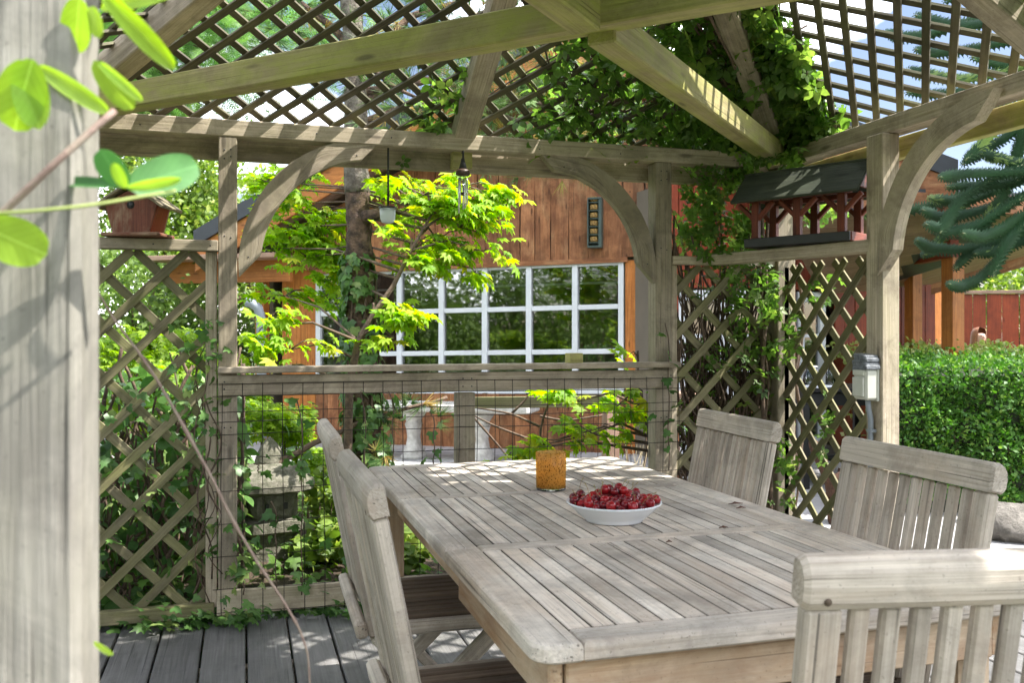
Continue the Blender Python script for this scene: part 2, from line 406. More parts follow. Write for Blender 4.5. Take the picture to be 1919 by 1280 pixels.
M_clad = wood('redwood_cladding', (.50, .225, .10), (.27, .105, .04), (.50, .30, .15), .6, (.15, .055, .025), .75, rough=.6, bump=.5, knots=1.0, var=.28, fine=50, crack=.8, blotch=.6)
M_cladO = wood('orange_cladding', (.62, .24, .06), (.40, .13, .03), (.50, .20, .07), .5, rough=.5, bump=.25, knots=.8, var=.15, fine=60)
M_red = wood('red_stained_board', (.36, .07, .025), (.21, .034, .012), (.15, .03, .015), .4, rough=.5, bump=.25, knots=.7, var=.2)
M_soff = wood('pale_soffit_board', (.46, .30, .22), (.33, .20, .14), (.27, .16, .11), .3, rough=.6, bump=.2, knots=.5, var=.1)
M_feed = wood('red_brown_stain', (.24, .06, .03), (.13, .03, .015), (.08, .03, .02), .5, rough=.6, bump=.3)
M_feedroof = wood('mossy_dark_board', (.055, .065, .042), (.03, .036, .026), (.10, .11, .06), .35, rough=.7, bump=.5)
M_box = wood('flaking_red_birdbox', (.24, .085, .05), (.12, .04, .025), (.34, .26, .17), 1.0, rough=.7, bump=.5, knots=.2)
M_barkw = wood('split_bark_shingle', (.34, .28, .20), (.14, .11, .075), (.08, .065, .045), .7, (.2, .2, .07), .5, bump=1.0)
M_olive = wood('olive_timber', (.28, .25, .14), (.17, .15, .08), (.12, .1, .06), .4, (.22, .23, .09), .5)
M_black = plain('black_paint', (.02, .02, .02), .4)
M_darkroof = plain('dark_roof_metal', (.045, .05, .058), .45, nsc=5)
M_wire = plain('dark_wire', (.035, .028, .022), .5, .6, nsc=40)
M_white = plain('white_window_paint', (.74, .76, .78), .4, nsc=4, namt=.08, bump=0)
M_glazeW = plain('white_glaze', (.80, .83, .86), .12, nsc=3, namt=.03, bump=0)
M_stone = plain('lichen_granite', (.20, .185, .145), .9, nsc=26, c2=(.085, .085, .055), bump=.9, bsc=60)
M_bench = plain('pale_cast_stone', (.62, .60, .57), .85, nsc=14, c2=(.40, .38, .35), bump=.5)
M_tile = plain('light_concrete_paver', (.40, .39, .385), .8, nsc=6, c2=(.30, .295, .29), bump=.2, bsc=90)
M_joint = plain('sand_joint', (.14, .13, .11), .9)
M_soil = plain('leaf_litter_soil', (.13, .09, .055), .95, nsc=14, c2=(.045, .03, .02), bump=1, bsc=40, bdist=.05)
M_ground = plain('rough_lawn', (.07, .11, .03), .95, nsc=3, c2=(.035, .055, .02), bump=.6)
M_rock = plain('border_rock', (.22, .20, .17), .9, nsc=10, c2=(.10, .09, .075), bump=1, bdist=.03)
M_plast = plain('aged_ivory_plastic', (.58, .58, .50), .35, nsc=8, namt=.08, bump=0)
M_tape = plain('grey_tape', (.22, .24, .26), .3, nsc=40, c2=(.10, .11, .12), bump=.8, bsc=70)
M_grey = plain('grey_pvc', (.28, .31, .34), .4, nsc=5, namt=.1, bump=0)
M_green = plain('green_grey_enamel', (.07, .10, .085), .5, nsc=10)
M_ochre = plain('ochre_tubes', (.42, .26, .07), .8, nsc=60, c2=(.16, .09, .03), bump=.6)
M_alu = plain('chime_aluminium', (.72, .74, .74), .3, .85, nsc=8, namt=.1, bump=0)
M_brown = plain('dark_brown_wood', (.07, .04, .025), .5, nsc=20)
M_wax = plain('cream_wax', (.80, .68, .42), .5, bump=0)
M_stem = plain('cherry_stem', (.30, .26, .08), .6, nsc=60, c2=(.20, .10, .04))
M_bark = plain('flaky_bark', (.20, .125, .08), .95, nsc=22, c2=(.055, .036, .026), bump=1.0, bsc=28, bdist=.04)
M_barkg = plain('grey_lichen_bark', (.25, .22, .175), .95, nsc=20, c2=(.10, .08, .06), bump=1.0, bsc=30, bdist=.03)
M_twig = plain('brown_vine_stem', (.17, .115, .075), .9, nsc=30, c2=(.08, .055, .04), bump=.6)
M_ptwig = plain('purple_vine_stem', (.22, .14, .115), .7, nsc=60, c2=(.28, .22, .17), bump=.3)
M_gtwig = plain('green_tendril', (.30, .36, .10), .6, nsc=30, bump=.1)
M_fur = plain('brown_fur', (.10, .045, .022), .95, nsc=60, c2=(.04, .018, .01), bump=1, bsc=160)
M_skin = plain('skin', (.62, .38, .28), .5, nsc=8, namt=.08, bump=0)
M_hair = plain('auburn_hair', (.36, .15, .07), .55, nsc=60, c2=(.22, .09, .04), bump=.5)
M_cloth = plain('white_blouse', (.72, .72, .72), .8, nsc=30, namt=.08)
M_jean = plain('dark_trousers', (.05, .06, .09), .9)
M_int = plain('dim_room_wall', (.20, .17, .13), .9, nsc=2, namt=.2, bump=0)
M_intd = plain('dim_room_dark', (.05, .045, .04), .8, nsc=2, bump=0)
M_redp = plain('red_paper', (.75, .03, .02), .6, bump=0)
M_debris = plain('dry_scale_leaf', (.12, .05, .03), .8)

L_maple = leafm('golden_maple_leaf', (.19, .36, .035), (.42, .55, .06), .6, .5, (.48, .50, .06))
L_aken = leafm('fresh_akebia_leaf', (.32, .50, .06), (.40, .58, .10), .5, .45, vein=True)
L_akebl = leafm('bluegreen_akebia_leaf', (.055, .16, .045), (.085, .22, .06), .3, .5, vein=True)
L_vine = leafm('vine_leaf', (.075, .15, .03), (.17, .285, .06), .5, .45, (.24, .34, .08))
L_ivy = leafm('ivy_leaf', (.055, .13, .035), (.13, .25, .06), .35, .4, (.22, .30, .09), spec=.35)
L_pine = leafm('pine_needle', (.06, .13, .04), (.15, .23, .07), .3, .5, (.38, .27, .08))
L_fir = leafm('conifer_spray', (.10, .22, .06), (.22, .38, .10), .4, .5)
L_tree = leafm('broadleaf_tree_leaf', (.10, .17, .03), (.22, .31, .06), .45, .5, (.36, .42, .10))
L_treeD = leafm('dark_tree_leaf', (.08, .14, .035), (.17, .26, .055), .4, .5)  # a darker leaf green
L_hedge = leafm('yew_hedge_leaf', (.042, .12, .02), (.105, .235, .035), .35, .5, (.20, .33, .06))
L_shrub = leafm('pale_shrub_leaf', (.24, .34, .08), (.42, .50, .16), .45, .4, (.58, .58, .30))
L_fern = leafm('lime_fern_leaf', (.17, .30, .03), (.33, .47, .04), .5, .45)
L_monk = leafm('monkey_puzzle_scale', (.02, .055, .025), (.045, .10, .04), .08, .45, (.18, .26, .08), spec=.4)

def glassm(name, tint, refl=.10, rough=0.0):
    m, t, b, out = newmat(name)
    tr = N(t, 'ShaderNodeBsdfTransparent'); tr.inputs[0].default_value = c4(tint)
    gl = N(t, 'ShaderNodeBsdfGlossy'); gl.inputs['Roughness'].default_value = rough; gl.inputs['Color'].default_value = (1, 1, 1, 1)
    lw = N(t, 'ShaderNodeFresnel'); lw.inputs['IOR'].default_value = 1.5
    f = math_(t, 'ADD', lw.outputs[0], refl); ms = N(t, 'ShaderNodeMixShader'); t.links.new(f, ms.inputs[0])
    t.links.new(tr.outputs[0], ms.inputs[1]); t.links.new(gl.outputs[0], ms.inputs[2]); t.links.new(ms.outputs[0], out.inputs[0])
    return m
M_pane = glassm('window_glass', (.74, .75, .72), .11, .025)
M_clear = glassm('clear_glass', (.85, .88, .86), .05)
def frosted():
    m, t, b, out = newmat('frosted_glass'); b.inputs['Base Color'].default_value = (.75, .80, .80, 1); b.inputs['Roughness'].default_value = .3
    tr = N(t, 'ShaderNodeBsdfTranslucent'); tr.inputs[0].default_value = (.8, .85, .85, 1)
    tp = N(t, 'ShaderNodeBsdfTransparent'); m1 = N(t, 'ShaderNodeMixShader'); m1.inputs[0].default_value = .5; m2 = N(t, 'ShaderNodeMixShader'); m2.inputs[0].default_value = .3
    t.links.new(b.outputs[0], m1.inputs[1]); t.links.new(tr.outputs[0], m1.inputs[2]); t.links.new(m1.outputs[0], m2.inputs[1]); t.links.new(tp.outputs[0], m2.inputs[2]); t.links.new(m2.outputs[0], out.inputs[0]); return m
M_frost = frosted()
def ambermat():
    m, t, b, out = newmat('speckled_amber_glass'); tcx = N(t, 'ShaderNodeTexCoord')
    n = noise_n(t, tcx.outputs['Object'], (430, 430, 170), 1, 3, .5); sp = ramp(t, n, .57, .61)
    col = mixc(t, sp, (.84, .58, .18), (.16, .08, .02)); t.links.new(col, b.inputs['Base Color']); b.inputs['Roughness'].default_value = .15
    tr = N(t, 'ShaderNodeBsdfTranslucent'); t.links.new(col, tr.inputs[0])
    tp = N(t, 'ShaderNodeBsdfTransparent'); t.links.new(mixc(t, sp, (.98, .74, .30), (.20, .10, .03)), tp.inputs[0])
    m1 = N(t, 'ShaderNodeMixShader'); m1.inputs[0].default_value = .5; m2 = N(t, 'ShaderNodeMixShader'); m2.inputs[0].default_value = .62
    t.links.new(b.outputs[0], m1.inputs[1]); t.links.new(tr.outputs[0], m1.inputs[2]); t.links.new(m1.outputs[0], m2.inputs[1]); t.links.new(tp.outputs[0], m2.inputs[2]); t.links.new(m2.outputs[0], out.inputs[0]); return m
M_amber = ambermat()
def cherrym():
    m, t, b, out = newmat('cherry_skin'); oi = N(t, 'ShaderNodeObjectInfo')
    r = N(t, 'ShaderNodeValToRGB'); e = r.color_ramp.elements; e[0].color = (.045, .004, .008, 1); e[1].color = (.42, .012, .012, 1)
    x = e.new(.5); x.color = (.15, .006, .012, 1); t.links.new(oi.outputs['Random'], r.inputs[0]); tcx = N(t, 'ShaderNodeTexCoord')
    n = noise_n(t, tcx.outputs['Object'], (70,) * 3, 1, 2); col = mixc(t, ramp(t, n, .4, .7), r.outputs[0], (.22, .01, .012))
    t.links.new(col, b.inputs['Base Color']); b.inputs['Roughness'].default_value = .16; b.inputs['Specular IOR Level'].default_value = .35
    return m
M_cherry = cherrym()

# ------------------------------------------------------------------ ground, deck, paving
o = struct('ground'); g = MB(); n = 24
ex = [-150, -60, -25, -12, -6, -3, 0, 3, 6, 9, 12, 16, 25, 60, 150]
vs = []; 
for y in ex:
    for x in ex:
        z = -.16 + .03 * mnoise.noise(Vector((x * .3, y * .3, 0)))
        vs.append((x, y, z))
m = len(ex)
g.add(vs, [(j * m + i, j * m + i + 1, (j + 1) * m + i + 1, (j + 1) * m + i) for j in range(m - 1) for i in range(m - 1)])
obj('ground_surface', g, M_ground, o, center=False)

o = struct('garden_bed'); g = MB(); nx, ny = 46, 30
vs = []
for j in range(ny + 1):
    for i in range(nx + 1):
        x = -5 + 8.3 * i / nx; y = 4.18 + 3.6 * j / ny
        e_ = min(1, min(j, ny - j) / 3)
        vs.append((x, y, -.13 + e_ * (.10 + .10 * mnoise.noise(Vector((x * 1.3, y * 1.3, 2))) + .03 * mnoise.noise(Vector((x * 7, y * 7, 5))))))
g.add(vs, [(j * (nx + 1) + i, j * (nx + 1) + i + 1, (j + 1) * (nx + 1) + i + 1, (j + 1) * (nx + 1) + i) for j in range(ny) for i in range(nx)])
obj('soil', g, M_soil, o, center=False)

deck = struct('deck'); x = -2.6; i = 0
while x < 3.4:
    b = MB().box((x + .0775, 1.55, -.014), (.155, 5.12, .028), ch=.004, long=1); obj('plank', b, M_deck, deck); x += .1635
j_ = MB()
for y in (-.9, .2, 1.3, 2.4, 3.5, 4.02): j_.box((.4, y, -.08), (6.0, .045, .098))
obj('joist', j_, M_perg, deck)['kind'] = 'stuff'

# house wall frame ---------------------------------------------------------------
HE = (cam2w(.958, -.287, 0)).normalized(); HN = cam2w(-.287, -.958, 0).normalized(); HZ = Vector((0, 0, 1))
HO = cam2w((850 - 960) / FPX * 9.6, 9.6, 0)
CAMP = Vector((0, 0, HC))
def onpl(px, py, o, nrm):
    d = W(px, py, 1.0) - CAMP; t = (o - CAMP).dot(nrm) / d.dot(nrm); return CAMP + d * t
def onwall(px, py, off=0):
    p = onpl(px, py, HO + HN * off, HN); return (p - HO).dot(HE), p.z
def hw(s_, z, off=0): return HO + HE * s_ + HN * off + HZ * z
HAX = Matrix((HE, -HN, HZ)).transposed()          # x along the wall, y into the house, z up

patio = struct('patio'); g = MB()
def patio_pt(a, b): return HO + HE * a + HN * b
pv = [patio_pt(-4.2, -.1), patio_pt(9.5, -.1), patio_pt(9.5, 6.4), patio_pt(2.7, 6.4), patio_pt(2.7, 2.0), patio_pt(-4.2, 2.0)]
g.add([(p.x, p.y, -.045) for p in pv] + [(p.x, p.y, -.2) for p in pv], [(5, 4, 3, 2, 1, 0)[::1]] + [(i, (i + 1) % 6, 6 + (i + 1) % 6, 6 + i) for i in range(6)])
obj('joint_bed', g, M_joint, patio, center=False)
tile_me = None
for i in range(27):
    for j in range(13):
        a, b = -4.1 + .5 * i, .0 + .5 * j
        if a < 2.6 and b > 1.6: continue
        c = patio_pt(a + .25, b + .25)
        if c.x < 3.75 and c.y < 4.45: continue
        if a > 6.6 and b > 3.4: continue
        if tile_me is None:
            t_ = MB().box((0, 0, 0), (.49, .49, .05), HAX, ch=.006); tile_me = t_.mesh('paving_stone', M_tile)
        q = bpy.data.objects.new('paving_stone', tile_me); COL.objects.link(q); q.parent = patio
        q.location = (c.x, c.y, -.024 + random.uniform(-.002, .002)); q.rotation_euler = (0, 0, random.uniform(-.006, .006))

# ------------------------------------------------------------------ gabled house
house = thing('gabled_house', 'redwood clad gabled house with a wide white-barred window beyond the pergola', 'house', (HO.x, HO.y, 0))
sL = onwall(531, 600)[0]; sWL = onwall(597, 600)[0]; sWR = onwall(1169, 600)[0]; sR = onwall(1268, 600)[0]
zT = onwall(1169, 488)[1]; zM1 = onwall(1169, 574)[1]; zM2 = onwall(1169, 658)[1]; zB = .60
OV = .62
rA = onwall(366, 462, OV); rP = onwall(1062, 52, OV); rR = onwall(1795, 338, OV)
def roofz(s_):
    return rA[1] + (s_ - rA[0]) * (rP[1] - rA[1]) / (rP[0] - rA[0]) if s_ < rP[0] else rP[1] + (s_ - rP[0]) * (rR[1] - rP[1]) / (rR[0] - rP[0])
TILT = -.017
def tz(s_, z): return z + TILT * (sWR - s_) * -1 * -1
def wallboards(s0, s1, zf0, zf1, mat, off, wmin, wmax, seed, th=.022, wavy=0):
    rr = random.Random(seed); s_ = s0
    while s_ < s1 - .02:
        wd = min(rr.uniform(wmin, wmax), s1 - s_)
        if s1 - s_ - wd < .05: wd = s1 - s_
        a, b = s_ + .003, s_ + wd - .003
        z0a, z0b, z1a, z1b = zf0(a), zf0(b), zf1(a), zf1(b)
        # a board: outline with slightly wavy long edges
        nn = 7; out = []
        ww = wavy * rr.random()
        for k in range(nn): t = k / (nn - 1); out.append((a + (ww * math.sin(t * 9 + seed + s_ * 5) if 0 < k < nn - 1 else 0), z0a + (z1a - z0a) * t))
        for k in range(nn): t = 1 - k / (nn - 1); out.append((b + (ww * math.sin(t * 7 + seed * 2 + s_ * 3) if 0 < k < nn - 1 else 0), z0b + (z1b - z0b) * t))
        mb = MB(); of = rr.uniform(0, 30)
        o2 = off + rr.uniform(0, .006)
        mb.prism(out, hw(0, 0, o2), HE, HZ, HN * th, gx=[(q[1] + of, q[0] * 1.0 + of * .3, 0) for q in out])
        obj('plank', mb, mat, house); s_ += wd
zS = onwall(1000, 478)[1]
wallboards(sL, sR, lambda s_: zT + TILT * (sWR - s_) + .03, lambda s_: roofz(s_) - .22, M_clad, .03, .15, .25, 1, wavy=.012)
wallboards(sL, sWL - .02, lambda s_: 0, lambda s_: zT - .0, M_cladO, 0, .17, .24, 2)
wallboards(sWR + .02, sR, lambda s_: 0, lambda s_: zT + .0, M_cladO, 0, .15, .2, 3)
wallboards(sWL - .02, sWR + .02, lambda s_: 0, lambda s_: zB - .03, M_clad, 0, .13, .2, 4)
mb = MB(); mb.prism([(sL, 0), (sL + 2.0, 0), (sL + 2.0, .1), (sL, .1)], hw(0, 0, -.06), HE, HZ, HN * .05)
# backing wall (dark) left, right and above the window
mb = MB()
for (a, b, z0, z1) in ((sL, sWL - .01, 0, zT + .2), (sWR + .01, sR, 0, zT + .2), (sWL - .01, sWR + .01, 0, zB - .02)):
    mb.box(hw((a + b) / 2, (z0 + z1) / 2, -.06), (b - a, .1, z1 - z0), HAX)
top = [(sL, zT + .02), (sR, zT + .02), (sR, roofz(sR) - .2), (rP[0], rP[1] - .2), (sL, roofz(sL) - .2)]
mb.prism(top, hw(0, 0, -.11), HE, HZ, HN * .10)
obj('wall', mb, M_int, house)
# window
win = bpy.data.objects.new('window', None); COL.objects.link(win); win.parent = house; win.location = (0, 0, 0)
cols = [onwall(x, 600)[0] for x in (598.7, 672, 750.6, 829, 910, 992.5, 1078.8, 1165)]
def wz(s_, z): return z + TILT * (sWR - s_)
fr = MB()
def wbar(s0, z0, s1, z1, wd, dep, off): fr.bar(hw(s0, wz(s0, z0), off), hw(s1, wz(s1, z1), off), dep, wd, up=(0, 0, 1) if abs(s1 - s0) > .01 else HE)
for k, s_ in enumerate(cols): 
    fr.bar(hw(s_, wz(s_, zB), .0), hw(s_, wz(s_, zT), .0), .07, .055 if k in (0, 7) else .058, up=HE)
for z in (zT - .02, zM1, zM2, zB + .02):
    for k in range(7): fr.bar(hw(cols[k] + .03, wz(cols[k], z), .0), hw(cols[k + 1] - .03, wz(cols[k + 1], z), .0), .055, .05)
obj('window_frame', fr, M_white, win)
zr = [zT - .045, zM1, zM2, zB + .045]
thin = onwall(1169, 528)[1]
for k in range(7):
    for r_ in range(3):
        a, b = cols[k] + .031, cols[k + 1] - .031; z1 = zr[r_] - (.026 if r_ else 0); z0 = zr[r_ + 1] + (.026 if r_ < 2 else 0)
        mb = MB(); off = -.012; tw = random.uniform(-.004, .004)
        vs = [hw(a, wz(a, z0), off + tw), hw(b, wz(b, z0), off - tw), hw(b, wz(b, z1), off - tw), hw(a, wz(a, z1), off + tw)]
        mb.add(vs + [v - HN * .005 for v in vs], [(0, 1, 2, 3), (7, 6, 5, 4), (0, 4, 5, 1), (1, 5, 6, 2), (2, 6, 7, 3), (3, 7, 4, 0)])
        obj('pane', mb, M_pane, win)
    mb = MB().bar(hw(cols[k] + .032, wz(cols[k], thin), -.05), hw(cols[k + 1] - .032, wz(cols[k + 1], thin), -.05), .02, .022); obj('blind_rail', mb, M_white, win)
# head board and drip over the window
mb = MB().bar(hw(sWL - .02, wz(sWL, zT) + .005, .045), hw(sWR + .05, zT + .005, .045), .03, .05); obj('head_board', mb, M_clad, house)
# dim kitchen behind the glass
mb = MB(); s0, s1 = sWL - .05, sWR + .05
mb.box(hw((s0 + s1) / 2, 1.0, -3.0), (s1 - s0 + 1.2, .05, 2.6), HAX); mb.box(hw(s0 - .6, 1.0, -1.55), (.05, 2.9, 2.6), HAX); mb.box(hw(s1 + .6, 1.0, -1.55), (.05, 2.9, 2.6), HAX)
mb.box(hw((s0 + s1) / 2, 2.3, -1.6), (s1 - s0 + 1.2, 2.9, .05), HAX); mb.box(hw((s0 + s1) / 2, -.02, -1.6), (s1 - s0 + 1.2, 2.9, .04), HAX)
obj('room_shell', mb, M_int, house)
mb = MB()
for a in (.1, .7, 1.15, 1.9, 2.4): mb.box(hw(s0 + a, .95 + .2 * (a % .7), -2.6), (.42, .4, 1.3), HAX)
mb.box(hw(s0 + 1.2, .25, -.4), (2.2, .6, .5), HAX); obj('kitchen_unit', mb, M_intd, house)
mb = MB()
for k in range(7): mb.box(hw(s0 + .10 + .04 * k, .95, -.16 - .02 * (k % 2)), (.045, .02, 1.25), HAX)
obj('curtain', mb, plain('grey_curtain', (.45, .47, .46), .9), house)
p = hw(onwall(783, 640)[0], 0, -.35)
mb = MB().tube([p + Vector((0, 0, z)) for z in (.55, .8, 1.0)] + [p + HE * (.06 + .06 * math.cos(a)) * 1 + Vector((0, 0, 1.0 + .06 * math.sin(a))) for a in (2.6, 2.0, 1.4, .8, .2)], .012)
t = tag(obj('kitchen_tap', mb, M_alu), 'arched chrome tap behind the window, below the left white gull', 'tap')
for k, (px, py) in enumerate(((794, 572), (953, 562))):
    s_, z = onwall(px, py, -.14); c = hw(s_, z, -.14)
    t = thing('gull_ornament', ('small white gull figure behind the window pane left of the pale barred middle' if k == 0 else 'small white gull figure behind the window, nearer the window centre'), 'ornament', c, 0, 'gull ornaments in the window')
    t['label'] = ('small white gull ornament on the window bar, beside the maple leaves', 'small white gull ornament on the window bar, right of the amber glass column of panes')[k] if k == 0 else 'small white gull ornament behind the window, farther right of the maple leaves'
    b = MB().lathe([(0, -.03), (.016, -.018), (.022, 0), (.016, .018), (.006, .034), (0, .04)], 10)
    b.v = [(v[2] * 1.3 * HE.x + v[0] * .6, v[2] * 1.3 * HE.y + v[1] * .6, v[0] * .8 + .012) for v in b.v]
    b.lathe([(0, .012), (.011, .02), (.012, .032), (0, .044)], 8, (HE.x * -.03, HE.y * -.03, .006)); obj('body', b, M_white, t, local=True)
    obj('leg', MB().tube([(0, 0, -.045), (0, 0, 0)], .003, 5), M_black, t, local=True)
# roof: dark sheet, barge boards, boarded soffit
def slab(name, a, b, dz0, dz1, o0, o1, mat, pieces=1):
    for k in range(pieces):
        q0 = o0 + (o1 - o0) * k / pieces; q1 = o0 + (o1 - o0) * (k + 1) / pieces - (.006 if pieces > 1 else 0)
        mb = MB(); out = [(a[0], a[1] + dz0), (b[0], b[1] + dz0), (b[0], b[1] + dz1), (a[0], a[1] + dz1)]
        mb.prism(out, hw(0, 0, q0), HE, HZ, HN * (q1 - q0), gx=[(x_[0], x_[1] + k * 3.7, k * 1.3) for x_ in out]); obj(name, mb, mat, house)
for a, b in ((rA, rP), (rP, rR)):
    slab('roof', a, b, 0, .17, -6, OV + .03, M_darkroof)
    slab('barge_board', a, b, -.27, -.003, OV - .035, OV, M_cladO if a is rA else M_clad)
    slab('soffit_board', a, b, -.10, -.07, -.3, OV - .04, M_soff, 8)
# porch at the left: purlin, posts, back soffit
for k, px in enumerate((492, 515)):
    s_ = onwall(px, 600, .1 - .5 * k)[0]
    mb = MB().box(hw(s_, .95, .1 - .5 * k), (.11, .11, 1.9), HAX, long=2); obj('porch_post', mb, M_cladO if k == 0 else M_red, house)
q0, q1 = onwall(318, 500, .35), onwall(531, 520, .35)
mb = MB().bar(hw(q0[0], 1.88, .35), hw(q1[0] + .1, 1.88, .35), .06, .24); obj('porch_beam', mb, M_cladO, house)
mb = MB().bar(hw(q0[0] - .1, 2.02, .1), hw(q1[0] + .1, 2.02, .1), 1.2, .05); obj('porch_ceiling', mb, M_soff, house)
# downpipe with its bend
a = W(462, 566, 9.3)
mb = MB().tube([a, a + cam2w(.06, 0, -.01), a + cam2w(.12, 0, -.06), a + cam2w(.15, 0, -.16), a + cam2w(.155, 0, -.5), a + cam2w(.16, 0, -1.4)], .05, 12)
tag(obj('downpipe', mb, M_grey), 'grey curved downpipe left of the orange house wall', 'downpipe')
# slotted box on the wall
s_, z = onwall(1117, 418, .1); t = thing('insect_box', 'narrow green-grey slotted box mounted high on the redwood cladding', 'insect box', hw(s_, z, .12))
mb = MB().box((0, 0, 0), (.035, .10, .49), HAX, ch=.012); mb.v = [tuple(Vector(v) + HE * .055) for v in mb.v]
mb.box(HE * -.068, (.012, .10, .47), HAX); mb.box(HN * -.045, (.13, .012, .47), HAX); mb.box((0, 0, .24), (.14, .11, .02), HAX); mb.box((0, 0, -.24), (.14, .11, .02), HAX); obj('case', mb, M_green, t, local=True)
for k in range(6):
    obj('shelf', MB().box((0, 0, -.2 + .08 * k), (.11, .09, .008), HAX), M_green, t, local=True)
    obj('filling', MB().box(Vector((0, 0, -.165 + .08 * k)) - HE * .012, (.075, .07, .055), HAX, ch=.01), M_ochre, t, local=True)
# right red wing with glazed doors ------------------------------------------------
WO = cam2w((1262 - 960) / FPX * 8.6, 8.6, 0); WB = cam2w((1745 - 960) / FPX * 9.6, 9.6, 0)
WE = (WB - WO).normalized(); WN = Vector((WE.y, -WE.x, 0)); WAX = Matrix((WE, -WN, HZ)).transposed()
def onwing(px, py, off=0): p = onpl(px, py, WO + WN * off, WN); return (p - WO).dot(WE), p.z
def ww_(s_, z, off=0): return WO + WE * s_ + WN * off + HZ * z
wing = thing('red_house_wing', 'red board wing of the house with glazed doors behind the right lattice', 'house wing', (WO.x, WO.y, 0))
wl = (WB - WO).length
dz = onwing(1380, 545)[1]
openings = [(onwing(1270, 600)[0], onwing(1448, 600)[0]), (onwing(1494, 600)[0], onwing(1546, 600)[0])]
s_ = -.1; rr = random.Random(5)
while s_ < wl:
    wd = rr.uniform(.12, .17); z0 = 0
    for a, b in openings:
        if a - .04 < s_ + wd / 2 < b + .04: z0 = dz + .02
    mb = MB().box(ww_(s_ + wd / 2, (z0 + 2.75) / 2, rr.uniform(0, .006)), (wd - .006, .022, 2.75 - z0), WAX, long=2); obj('plank', mb, M_red, wing); s_ += wd
mb = MB().box(ww_(wl / 2, 1.37, -1.8), (wl + .2, .06, 2.75), WAX); mb.box(ww_(-.12, 1.3, -.9), (.06, 1.7, 2.6), WAX); mb.box(ww_(wl / 2, 2.6, -.95), (wl, 1.7, .05), WAX); mb.box(ww_(wl / 2 , -.02, -.95), (wl, 1.7, .04), WAX)
mb.box(ww_(wl, 1.3, -.9), (.06, 1.7, 2.6), WAX)
obj('room_shell', mb, M_int, wing)
for (a, b), nc in zip(openings, (2, 1)):
    d = bpy.data.objects.new('glazed_door', None); COL.objects.link(d); d.parent = wing; fr = MB()
    nleaf = 2 if nc == 2 else 1; lw = (b - a) / nleaf
    for l_ in range(nleaf):
        x0, x1 = a + lw * l_ + .004, a + lw * (l_ + 1) - .004
        for x_ in (x0 + .035, x1 - .035): fr.box(ww_(x_, dz / 2, .0), (.07, .05, dz), WAX, long=2)
        for z in (.09, dz - .05): fr.box(ww_((x0 + x1) / 2, z, .0), (x1 - x0 - .146, .05, .14 if z < 1 else .1), WAX)
        for k in range(1, 4): z = .16 + (dz - .26) * k / 4; fr.box(ww_((x0 + x1) / 2, z, .0), (x1 - x0 - .146, .035, .035), WAX)
        obj('pane', MB().box(ww_((x0 + x1) / 2, dz / 2 + .03, -.012), (x1 - x0 - .15, .005, dz - .26), WAX, ch=.001), M_pane, d)
    obj('door_frame', fr, M_white, d)
# lean-to roof of the wing seen from below
lt = thing('porch_roof', 'boarded lean-to porch roof on square posts at the right end of the house', 'porch roof', ww_(wl, 0, 0).to_tuple())
P00, P10, P01, P11 = W(1560, 590, 9.6), W(2150, 412, 9.6), W(1440, 372, 7.4), W(2150, 398, 8.2)
nb = 9
for k in range(nb):
    t0, t1 = k / nb, (k + 1) / nb - .006
    a0, a1, b0, b1 = P00.lerp(P01, t0), P00.lerp(P01, t1), P10.lerp(P11, t0), P10.lerp(P11, t1)
    up = Vector((0, 0, .02)); mb = MB(); of = random.uniform(0, 20); Lr = (b0 - a0).length; Wd = (a1 - a0).length
    gr = [(of, 0, 0), (of + Lr, 0, 0), (of + Lr, Wd, 0), (of, Wd, 0)]
    mb.add([a0, b0, b1, a1, a0 + up, b0 + up, b1 + up, a1 + up], [(3, 2, 1, 0), (4, 5, 6, 7), (0, 1, 5, 4), (1, 2, 6, 5), (2, 3, 7, 6), (3, 0, 4, 7)], gr + gr); obj('soffit_board', mb, M_soff, lt)
up = Vector((0, 0, .1)); q = [P00, P10, P11, P01]; q = [v + Vector((0, 0, .03)) for v in q]
mb = MB().add(q + [v + up for v in q], [(3, 2, 1, 0), (4, 5, 6, 7), (0, 1, 5, 4), (1, 2, 6, 5), (2, 3, 7, 6), (3, 0, 4, 7)]); obj('roof_sheet', mb, M_darkroof, lt)
obj('eave_board', MB().bar(P00 - HZ * .04, P10 - HZ * .04, .03, .12), M_clad, lt); obj('front_board', MB().bar(P01 + HZ * .02, P11 + HZ * .02, .03, .16), M_clad, lt)
for px, D, wpx in ((1712, 9.3, 22), (1786, 8.6, 28), (1750, 10.2, 22)):
    c = cam2w((px - 960) / FPX * D, D, 0); wd = wpx / FPX * D; zt = 2.05 if D < 9 else 1.9
    obj('post', MB().box((c.x, c.y, zt / 2), (wd, wd, zt), WAX, long=2), M_cladO, lt)
pa, pb = cam2w((1690 - 960) / FPX * 9.2, 9.2, 1.95), cam2w((1790 - 960) / FPX * 8.5, 8.5, 2.0)
obj('beam', MB().bar(pa, pb, .1, .16), M_red, lt)

